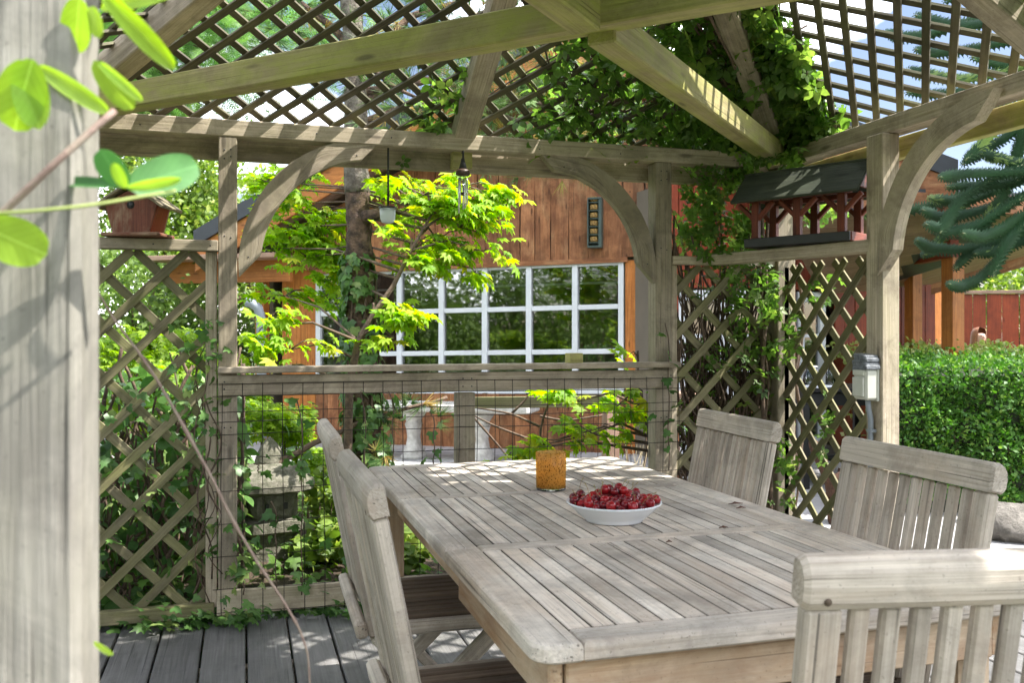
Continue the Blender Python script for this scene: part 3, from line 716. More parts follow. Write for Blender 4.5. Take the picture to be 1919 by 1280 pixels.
# far red board fence
t = thing('red_board_fence', 'tall red vertical board fence with pale capping behind the hedge', 'fence', cam2w(6.5, 14, 0))
fa, fb = cam2w((1738 - 960) / FPX * 14, 14, 0), cam2w((2080 - 960) / FPX * 13.4, 13.4, 0); fe = (fb - fa).normalized(); fax = Matrix((fe, Vector((-fe.y, fe.x, 0)), HZ)).transposed()
L_ = (fb - fa).length; s_ = 0; k = 0
while s_ < L_:
    wd = .19 + .05 * ((k * 7) % 3) / 2; off = .018 * (k % 2)
    obj('plank', MB().box(fa + fe * (s_ + wd / 2) + fax.col[1] * off + HZ * .9, (wd - .012, .022, 1.8), fax, long=2), M_red, t); s_ += wd; k += 1
obj('cap_rail', MB().bar(fa + HZ * 1.83, fb + HZ * 1.83, .09, .05), M_soff, t)

# ------------------------------------------------------------------ pergola
ZB, ZT = 2.02, 2.09; PC = Vector((.95, 2.35, 0)); HS = 1.65; QB = 4.0
perg = thing('pergola', 'weathered square timber pergola with lath hip roof, arched braces and mesh rail', 'pergola', (PC.x, PC.y, 0))
PX0, PX1, PY0, PY1 = PC.x - HS, PC.x + HS, PC.y - HS, PC.y + HS
def pb(name, mb, mat=None, **k): return obj(name, mb, mat or M_perg, perg, **k)
def post(x, y, wx=.085, wy=.085, z1=ZB, mat=None): pb('post', MB().box((x, y, z1 / 2), (wx, wy, z1 - .002), ch=.004, long=2), mat)
post(-.062, QB - .01, .075, .09); post(1.925, QB - .01, .085, .09); post(PX1 - .02, QB - .03, .10, .10); post(PX0 + .02, QB - .03, .10, .10)
post(2.53, 3.155, .085, .10); post(2.53, 1.5, .085, .10); post(PX0 + .03, 3.155, .085, .10); post(PX0 + .03, 1.4, .085, .10)
post(PX1 - .02, PY0 + .02, .1, .1); post(PX0 + .02, PY0 + .02, .1, .1); post(1.95, PY0 + .0, .085, .09)
pb('post', MB().box((-.155, .71, 1.05), (.10, .09, 2.1), ch=.006, long=2), M_nearp, label='pale silver-grey front post with fine vertical cracks')
# ring beams (upper) and outer lower beams
zc, hh = (ZB + ZT) / 2, ZT - ZB
pb('ring_beam', MB().bar((PX0 - .05, QB - .01, zc), (PX1 + .05, QB - .01, zc), .095, hh, ch=.004))
pb('ring_beam', MB().bar((PX0 - .05, PY0, zc), (PX1 + .05, PY0, zc), .095, hh, ch=.004))
pb('ring_beam', MB().bar((PX1 - .03, PY0 + .05, zc + .001), (PX1 - .03, QB - .06, zc + .001), .095, hh, ch=.004))
pb('ring_beam', MB().bar((PX0 + .03, PY0 + .05, zc + .001), (PX0 + .03, QB - .06, zc + .001), .095, hh, ch=.004))
pb('lower_beam', MB().bar((PX0 - .05, QB + .075, 1.985), (.93, QB + .075, 1.985), .045, .085)); pb('lower_beam', MB().bar((.97, QB + .078, 1.985), (PX1 + .05, QB + .078, 1.985), .045, .085))
pb('lower_beam', MB().bar((PX1 + .055, PY0, 1.98), (PX1 + .055, QB + .04, 1.98), .045, .09), M_pergG)
pb('block', MB().box((.95, QB + .02, 1.985), (.09, .06, .075)), M_pergG)
# hip rafters, centre rafters, diagonal ties
SLP = .61; AP = Vector((PC.x, PC.y, ZT + SLP * HS))
cn = [Vector((PX0, PY1, ZT)), Vector((PX1, PY1, ZT)), Vector((PX1, PY0, ZT)), Vector((PX0, PY0, ZT))]
for c in cn: pb('hip_rafter', MB().bar(c + (AP - c) * .01 + HZ * .005, AP + HZ * -.02, .095, .10, ch=.005))
for m_ in (Vector((PC.x, PY1, ZT)), Vector((PX1, PC.y, ZT)), Vector((PC.x, PY0, ZT)), Vector((PX0, PC.y, ZT))):
    pb('rafter', MB().bar(m_ + (AP - m_) * .005, AP - HZ * .03, .095, .09, ch=.005))
d1 = (Vector((PX0, PY1, 0)) - Vector((PX1, PY0, 0))).normalized()
pb('tie_beam', MB().bar((PX0, PY1 - .02, ZT + .0), (PX1, PY0, ZT - .0), .08, .095, ch=.005), M_pergG)
a = Vector((PX1 - .02, PY1 - .03, ZT - .012)); c = Vector((PC.x, PC.y, ZT - .03)); dd = (c - a).normalized()
pb('tie_beam', MB().bar(a, c - dd * .01, .085, .10, ch=.005), M_pergG)
pb('tie_beam', MB().bar(c + dd * .09, (PX0, PY0, ZT - .012), .085, .10, ch=.005), M_pergG)
# lath roof: diagonal slats clipped to each triangular face
def clip(p, d, a, h):
    t0, t1 = -9, 9
    for nx_, ny_, c_ in ((0, 1, 0), (h, -a, -0.0), (-h, -a, -0.0)):
        pass
    # inequalities: t>=0 ; h*(a-s)-a*t>=0 ; h*(a+s)-a*t>=0
    for (cs, ct, c0) in ((0, 1, 0), (-h, -a, h * a), (h, -a, h * a)):
        den = cs * d[0] + ct * d[1]; num = cs * p[0] + ct * p[1] + c0
        if abs(den) < 1e-9:
            if num < 0: return None
            continue
        t = -num / den
        if den > 0: t0 = max(t0, t)
        else: t1 = min(t1, t)
    return (t0, t1) if t1 - t0 > .08 else None
aR = HS + .06; hR = aR * math.sqrt(1 + SLP * SLP); sp = .1025
for f, (ux, uy) in enumerate((((1, 0), (0, -1)), ((0, -1), (-1, 0)), ((-1, 0), (0, 1)), ((0, 1), (1, 0)))):
    U = Vector((*ux, 0)); I = Vector((*uy, 0)); T = (I + HZ * SLP).normalized(); Nn = U.cross(T).normalized()
    if Nn.z < 0: Nn = -Nn
    O = PC - I * aR + HZ * (ZT - .06 * SLP + .055)
    panel = bpy.data.objects.new('roof_lattice', None); COL.objects.link(panel); panel.parent = perg; 
    for dirn in (0, 1):
        d = (math.sqrt(.5), math.sqrt(.5)) if dirn == 0 else (-math.sqrt(.5), math.sqrt(.5))
        s_ = -aR * 2.2
        while s_ < aR * 2.2:
            cl = clip((s_, 0), d, aR, hR)
            if cl:
                A = O + U * (s_ + d[0] * cl[0]) + T * (d[1] * cl[0]) + Nn * (.007 + .0125 * dirn); B = O + U * (s_ + d[0] * cl[1]) + T * (d[1] * cl[1]) + Nn * (.007 + .0125 * dirn)
                jt = U * random.uniform(-.006, .006)
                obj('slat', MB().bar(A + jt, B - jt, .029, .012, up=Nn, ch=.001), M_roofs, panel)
            s_ += sp * math.sqrt(2)
# arched braces
def brace(cx, cz, r0, r1, plane_o, U, th, flip, mat=None):
    out = []; n_ = 14
    for k in range(n_ + 1): a = R(-5) + (R(94) - R(-5)) * k / n_; out.append((a, r1))
    for k in range(n_ + 1): a = R(84) + (R(6) - R(84)) * k / n_; out.append((a, r0))
    pts = [(-flip * r * math.cos(a), r * math.sin(a)) for a, r in out]
    gr = [(a * .5, r, 0) for a, r in out]
    mb = MB().prism(pts, plane_o, U, HZ, th, gx=gr); pb('arched_brace', mb, mat)
zb0 = ZB - .535
brace(0, 0, .47, .56, Vector((.005 + .535, QB - .052, zb0)), Vector((1, 0, 0)), Vector((0, .045, 0)), 1)
brace(0, 0, .47, .56, Vector((1.862 - .535, QB - .052, zb0)), Vector((1, 0, 0)), Vector((0, .045, 0)), -1)
brace(0, 0, .47, .565, Vector((2.475, 3.10 - .54, zb0)), Vector((0, 1, 0)), Vector((.05, 0, 0)), -1)
# lattice panels in the walls
def lattice(o0, U, width, z0, z1, nrm, fr_w=.045, sp=.15, sw=.036, frame=True, ph=0, fr_th=.03):
    pn = bpy.data.objects.new('lattice_panel', None); COL.objects.link(pn); pn.parent = perg
    H = z1 - z0; O = Vector(o0) + HZ * z0
    for dirn in (0, 1):
        d = (math.sqrt(.5), math.sqrt(.5)) if dirn == 0 else (-math.sqrt(.5), math.sqrt(.5)); s_ = -H - width + ph
        while s_ < H + width * 2:
            t0, t1 = 0, H / d[1]
            if d[0] > 0: t0 = max(t0, -s_ / d[0]); t1 = min(t1, (width - s_) / d[0])
            else: t0 = max(t0, (width - s_) / d[0]); t1 = min(t1, -s_ / d[0])
            if t1 - t0 > .05:
                of = nrm * (.006 - .0125 * dirn)
                A = O + U * (s_ + d[0] * t0) + HZ * d[1] * t0 + of; B = O + U * (s_ + d[0] * t1) + HZ * d[1] * t1 + of
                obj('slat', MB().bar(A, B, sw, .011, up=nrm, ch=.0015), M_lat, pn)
            s_ += sp * math.sqrt(2)
    if frame:
        obj('stile', MB().box(O + U * (width + fr_w / 2 - .01) + HZ * H / 2, (fr_w, fr_th, H) if abs(U.x) > .5 else (fr_th, fr_w, H), long=2), M_perg, pn)
        obj('stile', MB().box(O + U * (-fr_w / 2 + .01) + HZ * H / 2, (fr_w, fr_th, H) if abs(U.x) > .5 else (fr_th, fr_w, H), long=2), M_perg, pn)
lattice((PX0 + .08, QB - .02, 0), Vector((1, 0, 0)), -.14 - (PX0 + .08), .06, 1.54, Vector((0, -1, 0)), ph=.03)
lattice((1.995, QB - .02, 0), Vector((1, 0, 0)), .56, .06, 1.53, Vector((0, -1, 0)), fr_w=.03, ph=.06)
lattice((PX1 - .02, 3.93, 0), Vector((0, -1, 0)), .71, .06, 1.53, Vector((-1, 0, 0)), fr_w=.02, sp=.118, ph=.02)
pb('top_rail', MB().bar((PX0, QB - .035, 1.563), (-.10, QB - .035, 1.563), .06, .045))
pb('bottom_rail', MB().bar((PX0, QB - .04, .055), (-.115, QB - .04, .055), .045, .055), M_lat)
pb('top_rail', MB().bar((1.97, QB - .035, 1.552), (2.56, QB - .035, 1.552), .05, .04))
pb('bottom_rail', MB().bar((1.97, QB - .04, .055), (2.56, QB - .04, .055), .045, .055), M_lat); pb('bottom_rail', MB().bar((PX1 - .02, 3.92, .055), (PX1 - .02, 3.2, .055), .045, .055), M_lat)
SH0, SH1 = Vector((2.17, 3.88, 1.55)), Vector((2.565, 3.15, 1.568))
pb('feeder_shelf', MB().bar(SH0, SH1, .10, .05), M_perg)
# hand rail, mid post, boards
pb('hand_rail', MB().bar((-.10, QB - .055, 1.048), (1.99, QB - .055, 1.052), .11, .026, ch=.004))
pb('rail_board', MB().bar((-.10, QB - .062, .985), (1.965, QB - .062, .985), .03, .085))
pb('mid_post', MB().box((.953, QB - .03, .47), (.085, .06, .93), long=2))
pb('kick_board', MB().bar((-.105, QB - .062, .085), (1.97, QB - .062, .085), .03, .10))
pb('rail_block', MB().box((1.47, QB - .05, 1.086), (.07, .05, .046), Matrix.Rotation(.2, 3, 'Z')), M_pergG)
# graduated wire mesh on the camera side of the rail
mesh = bpy.data.objects.new('wire_mesh', None); COL.objects.link(mesh); mesh.parent = perg
zs = [.985, .93, .88, .835, .783, .70, .60, .50, .417, .283, .145, .05]; yw = QB - .086
zs = [.99, .94, .875, .835, .783, .684, .55, .417, .283, .145, .045]
def wob(x, z, a=.006): return a * mnoise.noise(Vector((x * 2.3, z * 2.3, 1.7)))
for z in zs:
    pts = [(x, yw + wob(x, z) * .6, z + 1.6 * wob(x + 5, z)) for x in np.linspace(-.12, 2.02, 40)]
    obj('wire', MB().tube(pts, .0016, 4, False), M_wire, mesh)
x = -.085
while x < 2.03:
    pts = [(x + 1.6 * wob(x, z + 3), yw - .002 + wob(x, z) * .6, z) for z in np.linspace(.03, .995, 18)]
    obj('wire', MB().tube(pts, .0016, 4, False), M_wire, mesh); x += .083

# ------------------------------------------------------------------ table
TX0, TX1, TY0, TY1, TZ = .41, 1.33, 1.262, 3.150, .74
tab = thing('dining_table', 'long silvered teak slatted table under the pergola', 'table', ((TX0 + TX1) / 2, (TY0 + TY1) / 2, 0))
th = .030; zc = TZ - th / 2
def rbox(x0, x1, y0, y1, corners, r=.035, long=0):
    """board with rounded outer corners"""
    pts = []
    for k, (cx, cy, a0) in enumerate(((x1, y1, 0), (x0, y1, 90), (x0, y0, 180), (x1, y0, 270))):
        if k in corners:
            ox = cx - r * (1 if cx == x1 else -1); oy = cy - r * (1 if cy == y1 else -1)
            for j in range(6): a = R(a0 + 18 * j); pts.append((ox + r * math.cos(a), oy + r * math.sin(a)))
        else: pts.append((cx, cy))
    n = len(pts); cxm, cym = (x0 + x1) / 2, (y0 + y1) / 2
    def ins(e): return [(p[0] - math.copysign(min(e, abs(p[0] - cxm)), p[0] - cxm), p[1] - math.copysign(min(e, abs(p[1] - cym)), p[1] - cym)) for p in pts]
    rings = [(TZ - th, .004), (TZ - th + .004, 0), (TZ - .007, 0), (TZ - .002, .002), (TZ, .006)]
    vs = []; gr = []; of = random.uniform(0, 30); o2 = random.uniform(0, 5)
    for z, e in rings:
        for (a, b) in ins(e): vs.append((a, b, z)); gr.append((a + of, b + o2, z) if long == 0 else (b + of, a + o2, z))
    fs = [(i * n + k, i * n + (k + 1) % n, (i + 1) * n + (k + 1) % n, (i + 1) * n + k) for i in range(len(rings) - 1) for k in range(n)]
    fs += [tuple(range(n))[::-1], tuple((len(rings) - 1) * n + k for k in range(n))]
    mb = MB(); mb.add(vs, fs, gr); return mb
SR = .075
ys = [TY0 + SR, TY0 + .66, TY0 + 1.265, TY1 - .035]         # panel limits along the table
cut = [TY0 + .625, TY0 + 1.245]
segs = [TY0, cut[0], cut[1], TY1]
for k in range(3):
    e = .0012
    for sx in (0, 1):
        x0, x1 = (TX0, TX0 + SR) if sx == 0 else (TX1 - SR, TX1)
        cs = []
        if k == 0: cs = [2] if sx == 0 else [3]
        if k == 2: cs = [1] if sx == 0 else [0]
        obj('side_rail', rbox(x0, x1 - (0), segs[k] + (e if k else 0), segs[k + 1] - (e if k < 2 else 0), cs, long=1), M_teakt, tab)
cross = [(TY0, TY0 + .068), (TY0 + .600, TY0 + .6505), (TY0 + 1.222, TY0 + 1.268), (TY1 - .060, TY1)]
for i, (a, b) in enumerate(cross):
    obj('cross_rail', rbox(TX0 + SR + .001, TX1 - SR - .001, a, b, [], long=0), M_teakt, tab)
ns = 19; pw = (TX1 - TX0 - 2 * SR) / ns
for k in range(3):
    a, b = cross[k][1] + .001, cross[k + 1][0] - .001
    for i in range(ns):
        xc = TX0 + SR + pw * (i + .5) + random.uniform(-.0005, .0005)
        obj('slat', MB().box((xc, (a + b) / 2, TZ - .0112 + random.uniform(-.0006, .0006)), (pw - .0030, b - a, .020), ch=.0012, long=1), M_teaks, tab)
for sx, x in ((0, TX0 + .045), (1, TX1 - .045)):
    obj('apron', MB().box((x, TY0 + .34, TZ - th - .042), (.024, .60, .082), long=1), M_teakw, tab)
    obj('apron', MB().box((x + (.012 if sx == 0 else -.012), (TY0 + 1.9 + .61) / 2 + .30, TZ - th - .036), (.024, TY1 - TY0 - .70, .070), long=1), M_teakw, tab)
for y in (TY0 + .045, TY1 - .045): obj('apron', MB().box(((TX0 + TX1) / 2, y, TZ - th - .042), (TX1 - TX0 - .12, .024, .082)), M_teakw, tab)
for x in (TX0 + .075, TX1 - .075):
    for y in (TY0 + .09, TY1 - .09): obj('leg', MB().box((x, y, (TZ - th) / 2), (.068, .068, TZ - th - .001), ch=.006, long=2), M_teakw, tab)

# ------------------------------------------------------------------ folding teak chairs
def make_chair():
    t = thing('folding_chair', 'x', 'chair')
    K = lambda n, mb, m=M_teak: obj(n, mb, m, t, local=True)
    top = Vector((0, -.27, .885)); bot = Vector((0, -.185, .455)); dv = (top - bot).normalized(); nf = Vector((0, dv.z, -dv.y))
    # top rail: D-shaped section
    sec = [(.017, -.004), (.017, .050), (.013, .0555), (.000, .0575), (-.010, .053), (-.018, .042), (-.021, .026), (-.020, .006), (-.014, -.004)]
    hw_ = .252; xs = [-hw_, -hw_ + .008, hw_ - .008, hw_]; vs = []; gr = []; n_ = len(sec)
    for i, x in enumerate(xs):
        sc = .86 if i in (0, 3) else 1
        for a, b in sec: vs.append(top + Vector((x, 0, 0)) + nf * (a * sc) + dv * ((b - .025) * sc + .025)); gr.append((x, a + b * .7, b))
    fs = [(i * n_ + k, (i + 1) * n_ + k, (i + 1) * n_ + (k + 1) % n_, i * n_ + (k + 1) % n_) for i in range(3) for k in range(n_)] + [tuple(range(n_)), tuple(3 * n_ + k for k in range(n_))[::-1]]
    tr = MB().add(vs, fs, gr); K('top_rail', tr)
    for sx in (-1, 1):
        mb = MB().tube([top + Vector((sx * .223, 0, 0)) - nf * .0205 + dv * .009, top + Vector((sx * .223, 0, 0)) - nf * .0212 + dv * .009], .005, 10); K('dowel', mb, M_teakd)
        x = sx * .222
        K('stile', MB().bar(bot + Vector((x, 0, 0)) - dv * .03, top + Vector((x, 0, 0)) + dv * -.005, .046, .028, up=nf, ch=.005))
        K('leg', MB().bar(bot + Vector((x, 0, -.031)) + Vector((0, 0.006, 0)), Vector((x, .20, 0)), .046, .030, up=nf, ch=.005))
        K('leg', MB().bar(Vector((x - sx * .05, .19, .425)), Vector((x - sx * .05, -.26, .0)), .030, .042, up=(0, 1, 1), ch=.005))
        K('seat_rail', MB().box((x - sx * .012, .005, .432), (.024, .38, .034), long=1))
    ns_ = 10
    for i in range(ns_):
        x = -.174 + .348 * i / (ns_ - 1)
        K('slat', MB().bar(bot + Vector((x, 0, 0)) + dv * .0, top + Vector((x, 0, 0)) - dv * .006, .0235, .017, up=nf, ch=.0055))
    K('lower_rail', MB().bar(bot + Vector((-.25, 0, 0)) - nf * .03 - dv * .004, bot + Vector((.25, 0, 0)) - nf * .03 - dv * .004, .030, .044, up=dv, ch=.008))
    for i in range(9): K('seat_slat', MB().box((-.17 + .34 * i / 8, .005, .4475), (.033, .385, .014), ch=.003, long=1), M_teakd)
    K('seat_front_rail', MB().box((0, .203, .43), (.42, .022, .036), long=0), M_teak)
    K('brace_bar', MB().box((0, .095, .12), (.396, .030, .020), long=0), M_teakd)
    return t
ch0 = make_chair()
places = [(-90, .495, 1.80, 'front teak folding chair of the two on the left side of the table'),
          (-91, .505, 2.555, 'teak folding chair at the left side, half hidden behind the front left one'),
          (87, 1.225, 2.575, 'teak folding chair at the far right side of the table before the vine covered lattice'),
          (88, 1.172, 1.71, 'teak folding chair at the right side of the table in front of the green hedge'),
          (-11, .92, 1.142, 'close teak folding chair at the near end of the table, back to the viewer')]
for i, (rz, x, y, lab) in enumerate(places):
    c = ch0 if i == 0 else copy_tree(ch0)
    c.location = (x, y, 0); c.rotation_euler = (0, 0, R(rz)); c['label'] = lab; c['group'] = 'folding teak chairs round the table'

# ------------------------------------------------------------------ things on the table
p = W(1033, 918, 2.67); p.z = TZ
t = thing('candle_glass', 'amber speckled glass tumbler with a tea light beside the cherries', 'candle holder', p)
mb = MB().lathe([(.0435, .008), (.0445, .055), (.045, .110), (.0435, .1115), (.0425, .110), (.0415, .055), (.040, .013), (0, .012)], 40)
obj('glass', mb, M_amber, t, local=True)
obj('foot', MB().lathe([(0, .0005), (.041, .0005), (.0435, .003), (.0432, .0078), (0, .0079)], 40), M_clear, t, local=True)
obj('candle', MB().lathe([(0, .0135), (.021, .0135), (.021, .030), (.018, .030), (.017, .0275), (0, .0275)], 24, (-.008, .004, 0)), M_wax, t, local=True)
obj('wick', MB().tube([(-.008, .004, .027), (-.007, .004, .036)], .0009, 5), M_black, t, local=True)
bp_ = W(1151, 975, 2.234); bp_.z = TZ
bowl = thing('fruit_bowl', 'shallow white glazed bowl heaped with cherries', 'bowl', bp_)
mb = MB().lathe([(0, .004), (.060, .004), (.066, .0), (.071, .001), (.072, .005), (.088, .017), (.104, .033), (.1115, .0405), (.1175, .0455), (.1168, .0475), (.112, .0465), (.105, .040), (.098, .0335), (.084, .019), (.066, .0085), (0, .0075)], 64)
obj('body', mb, M_glazeW, bowl, local=True)
# cherries: packed by settling
cp = []; rc = .0118
def bowlz(r): return .009 if r < .06 else .009 + (r - .06) * .78
cr_ = random.Random(11)
for ring_r, nn, zz in ((.013, 3, 0), (.037, 9, 0), (.061, 15, 0), (.086, 21, 0), (.099, 12, 0), (.025, 6, 1), (.049, 12, 1), (.073, 18, 1), (.013, 3, 2), (.037, 9, 2), (.056, 13, 2), (.020, 5, 3)):
    for k in range(nn):
        a = 2 * math.pi * (k + .5 * (zz % 2)) / nn + cr_.uniform(-.1, .1); r_ = ring_r + cr_.uniform(-.004, .004)
        z = bowlz(r_) + rc + zz * .0180 + cr_.uniform(-.0015, .0025)
        cp.append(Vector((r_ * math.cos(a), r_ * math.sin(a), z)))
def cherry_mesh(seed):
    g_ = random.Random(seed); prof = []
    for i in range(9):
        a = math.pi * i / 8; r_ = math.sin(a) * rc * (1.0 + .06 * math.cos(a)); z = -math.cos(a) * rc * .93
        if i == 8: z -= .0022
        if i == 7: z += .0002
        prof.append((max(r_, 0 if i in (0, 8) else r_), z))
    prof[0] = (0, prof[0][1]); prof[8] = (0, prof[8][1]); return MB().lathe(prof, 14)
ch_me = cherry_mesh(1).mesh('cherry', M_cherry)
stems = []
for s_ in range(4):
    g_ = random.Random(s_); b = g_.uniform(.006, .016)
    pts = [Vector((b * (q / 5) ** 2, g_.uniform(-.001, .001), .007 + .034 * q / 5)) for q in range(6)]
    stems.append(MB().tube(pts, [.0007] * 5 + [.0014], 5).mesh('stem', M_stem))
for i, c in enumerate(cp):
    o = bpy.data.objects.new('cherry', ch_me); COL.objects.link(o); o.location = bp_ + c; s_ = cr_.uniform(.93, 1.08); o.scale = (s_, s_, s_ * cr_.uniform(.95, 1.03))
    tilt = cr_.uniform(.1, 1.5); o.rotation_euler = (tilt, cr_.uniform(-.3, .3), cr_.uniform(0, 6.28))
    tag(o, 'dark red cherry heaped with others in the white bowl', 'cherry', 'cherries in the white bowl')
    if cr_.random() < .28:
        st = bpy.data.objects.new('stem', stems[i % 4]); COL.objects.link(st); st.parent = o; st.rotation_euler = (0, 0, cr_.uniform(0, 6))
labs = ['curled brown dead leaf scrap on the table, larger one near the right edge', 'small brown dead scrap on the table just below the larger curled one', 'tiny brown scrap on the table slats right of the bowl', 'tiny brown scrap on the table cross rail in front of the bowl']
for (px, py, s_), lab in zip(((1379, 945, .022), (1389, 953, .014), (1356, 990, .012), (1254, 1017, .007)), labs):
    D = FPX * (HC - TZ - .003) / (py - 625); c = W(px, py, D); mb = MB()
    for q in range(3): mb.tube([c + Vector((-s_ + .3 * s_ * q, .1 * s_ * q, .001)), c + Vector((0, .25 * s_ * (q - 1), .004)), c + Vector((s_ - .2 * s_ * q, 0, .001))], [.001, .0022, .0008], 5)
    tag(obj('dead_leaf', mb, M_debris), lab, 'dead leaf')

# ------------------------------------------------------------------ bird feeder on the shelf
fc = (SH0.lerp(SH1, .545)) + Vector((.02, .02, .028)); FA = R(-60)
fd = thing('bird_feeder', 'long red-brown bird table house with dark mossy roof on the corner shelf', 'bird feeder', fc, FA)
Lf, Df = .50, .22
F_ = lambda n, mb, m=M_feed: obj(n, mb, m, fd, local=True)
F_('tray', MB().box((0, 0, .012), (Lf * .96, Df, .018)), M_black)
for y in (-Df / 2, Df / 2): F_('tray_lip', MB().box((0, y, .022), (Lf * .98, .012, .040)), M_black)
for x in (-Lf * .485, Lf * .485): F_('tray_lip', MB().box((x, 0, .022), (.012, Df - .014, .040)), M_feed)
for x in (-.20, 0, .20):
    for y in (-.085, .085):
        F_('post', MB().box((x, y, .115), (.034, .030, .185), long=2))
        for sg in (-1, 1):
            if abs(x + sg * .07) < .30: F_('brace', MB().bar((x + sg * .010, y + (.0 if y < 0 else .0), .130), (x + sg * .085, y, .203), .022, .020, up=(-sg, 0, 1)))
for y in (-.085, .085): F_('eave_beam', MB().box((0, y, .218), (Lf * .96, .030, .022)))
for sg in (-1, 1):
    a_, b_ = Vector((0, sg * .150, .205)), Vector((0, sg * .004, .345)); dr = (b_ - a_).normalized(); upn = Vector((1, 0, 0)).cross(dr) * sg
    F_('roof_board', MB().box((a_ + b_) / 2, (Lf + .09, (b_ - a_).length, .014), Matrix((Vector((1, 0, 0)), dr, Vector((1, 0, 0)).cross(dr))).transposed(), long=0), M_feedroof)
F_('ridge_cap', MB().box((0, 0, .350), (Lf + .10, .03, .012)), M_feedroof)
for x in (-.27, .27): F_('gable', MB().prism([(-.12, 0), (.12, 0), (0, .10)], (x, 0, .228), (0, 1, 0), (0, 0, 1), (.012, 0, 0)), M_feed)

# nest box on the left rail
bc = Vector((W(262, 445, 3.72).x, QB - .045, 1.588)); nb_ = thing('nest_box', 'flaking red wooden nest box with split bark roof on the left rail', 'nest box', bc, R(-20))
B_ = lambda n, mb, m=M_box: obj(n, mb, m, nb_, local=True)
B_('base_board', MB().box((0, 0, .008), (.235, .155, .014)))
wB, wT, hE, hP, dp = .075, .108, .135, .185, .065
prof = [(-wB, .016), (wB, .016), (wT, hE), (0, hP), (-wT, hE)]
B_('front_wall', MB().prism(prof, (0, -dp, 0), (1, 0, 0), (0, 0, 1), (0, .012, 0), gx=[(z, x, 0) for x, z in prof]))
B_('back_wall', MB().prism(prof, (0, dp - .012, 0), (1, 0, 0), (0, 0, 1), (0, .012, 0)))
for sg in (-1, 1):
    B_('side_wall', MB().bar((sg * (wB - .004), 0, .017), (sg * (wT - .004), 0, hE), 2 * dp - .026, .012, up=(sg, 0, -.2)), M_red)
    for k in range(3):
        t0 = k / 3; a_ = Vector((sg * .142, 0, hE - .022)); b_ = Vector((0, 0, hP + .018)); q0, q1 = a_.lerp(b_, t0), a_.lerp(b_, t0 + .42)
        B_('bark_shingle', MB().bar(q0 + Vector((0, 0, .007 * k)), q1 + Vector((0, 0, .004 + .002 * k)), 2 * dp + .06 - .01 * k, .012, up=(sg * .4, 0, 1), ch=.003), M_barkw)
B_('entrance_hole', MB().tube([(0, -dp - .0015, .125), (0, -dp - .0005, .125)], .016, 14), M_black)

# hanging cup light, wind chime
c = W(727, 252, 4.02); t = thing('hanging_light_cup', 'frosted white glass cup hanging on a thin black rod from the beam', 'hanging lantern', c)
rod = (252 - 388) / FPX * 4.02
obj('rod', MB().tube([(0, .05, .003), (0, -.012, .006), (0, -.016, -.02), (0, -.014, rod)], .0045, 8), M_black, t, local=True)
obj('rim', MB().lathe([(.033, rod), (.040, rod), (.040, rod - .006), (.033, rod - .006), (.033, rod)], 24, closed=True), M_black, t, local=True)
obj('cap_plate', MB().lathe([(0, rod + .003), (.036, rod + .001), (.036, rod - .002), (0, rod - .002)], 24), M_black, t, local=True)
obj('cup', MB().lathe([(.036, rod - .006), (.033, rod - .052), (.026, rod - .068), (0, rod - .072)], 24), M_frost, t, local=True)
c = W(868, 285, 4.02); t = thing('wind_chime', 'small wind chime with brown wooden top and silver tubes under the beam', 'wind chime', c); k_ = 4.02 / FPX
obj('hook', MB().tube([(0, .012, 0), (0, -.004, .003), (0, -.006, -10 * k_), (.002, -.006, -18 * k_)], .005, 7), M_black, t, local=True)
obj('hanger', MB().lathe([(0, -12 * k_), (.008, -12 * k_), (.010, -18 * k_), (.020, -32 * k_), (0, -33 * k_)], 12), M_black, t, local=True)
obj('top_disc', MB().lathe([(0, -31 * k_), (.022, -32 * k_), (.032, -36 * k_), (.032, -42 * k_), (.026, -44 * k_), (0, -44 * k_)], 20), M_brown, t, local=True)
for i in range(5):
    a = 2 * math.pi * i / 5; l0, l1 = -48 * k_, -(98 + (i % 3) * 8) * k_
    obj('tube', MB().tube([(.019 * math.cos(a), .019 * math.sin(a), l0), (.019 * math.cos(a), .019 * math.sin(a), l1)], .0040, 8), M_alu, t, local=True)
    obj('cord', MB().tube([(.019 * math.cos(a), .019 * math.sin(a), -44 * k_), (.019 * math.cos(a), .019 * math.sin(a), l0)], .0008, 4), M_black, t, local=True)
obj('clapper', MB().lathe([(0, -74 * k_), (.011, -76 * k_), (.011, -80 * k_), (0, -82 * k_)], 12), M_brown, t, local=True)

# socket box with cable pipe on the right post
sx_, sy_ = 2.53 - .0425, 3.155
t = thing('outdoor_socket', 'ivory double socket box with torn grey tape on the right post', 'socket', (sx_, sy_, 1.0))
obj('back_plate', MB().box((-.008, .0, .0), (.014, .075, .155), ch=.004), M_plast, t, local=True)
obj('housing', MB().box((-.042, -.0, -.008), (.056, .082, .125), ch=.008), M_plast, t, local=True)
obj('flap', MB().box((-.0745, .002, -.018), (.010, .066, .078), ch=.004), M_plast, t, local=True)
obj('flap', MB().box((-.0735, .002, .040), (.008, .066, .022), ch=.003), M_plast, t, local=True)
mb = MB(); 
for k in range(5): mb.box((-.040 + .002 * (k % 2), .004 * (k % 3) - .003, .058 + .012 * k), (.072 - .002 * k, .090 - .003 * k, .018), Matrix.Rotation(.05 * (k - 2), 3, 'X'), ch=.005)
obj('tape_wrap', mb, M_tape, t, local=True)
obj('cable_pipe', MB().tube([(-.03, .0, -.07), (-.026, .0, -.11), (-.016, 0, -.15), (-.016, 0, -.98)], .011, 10), M_grey, t, local=True)
for z in (-.2, -.6): obj('clip', MB().box((-.012, 0, z), (.028, .034, .014)), M_grey, t, local=True)

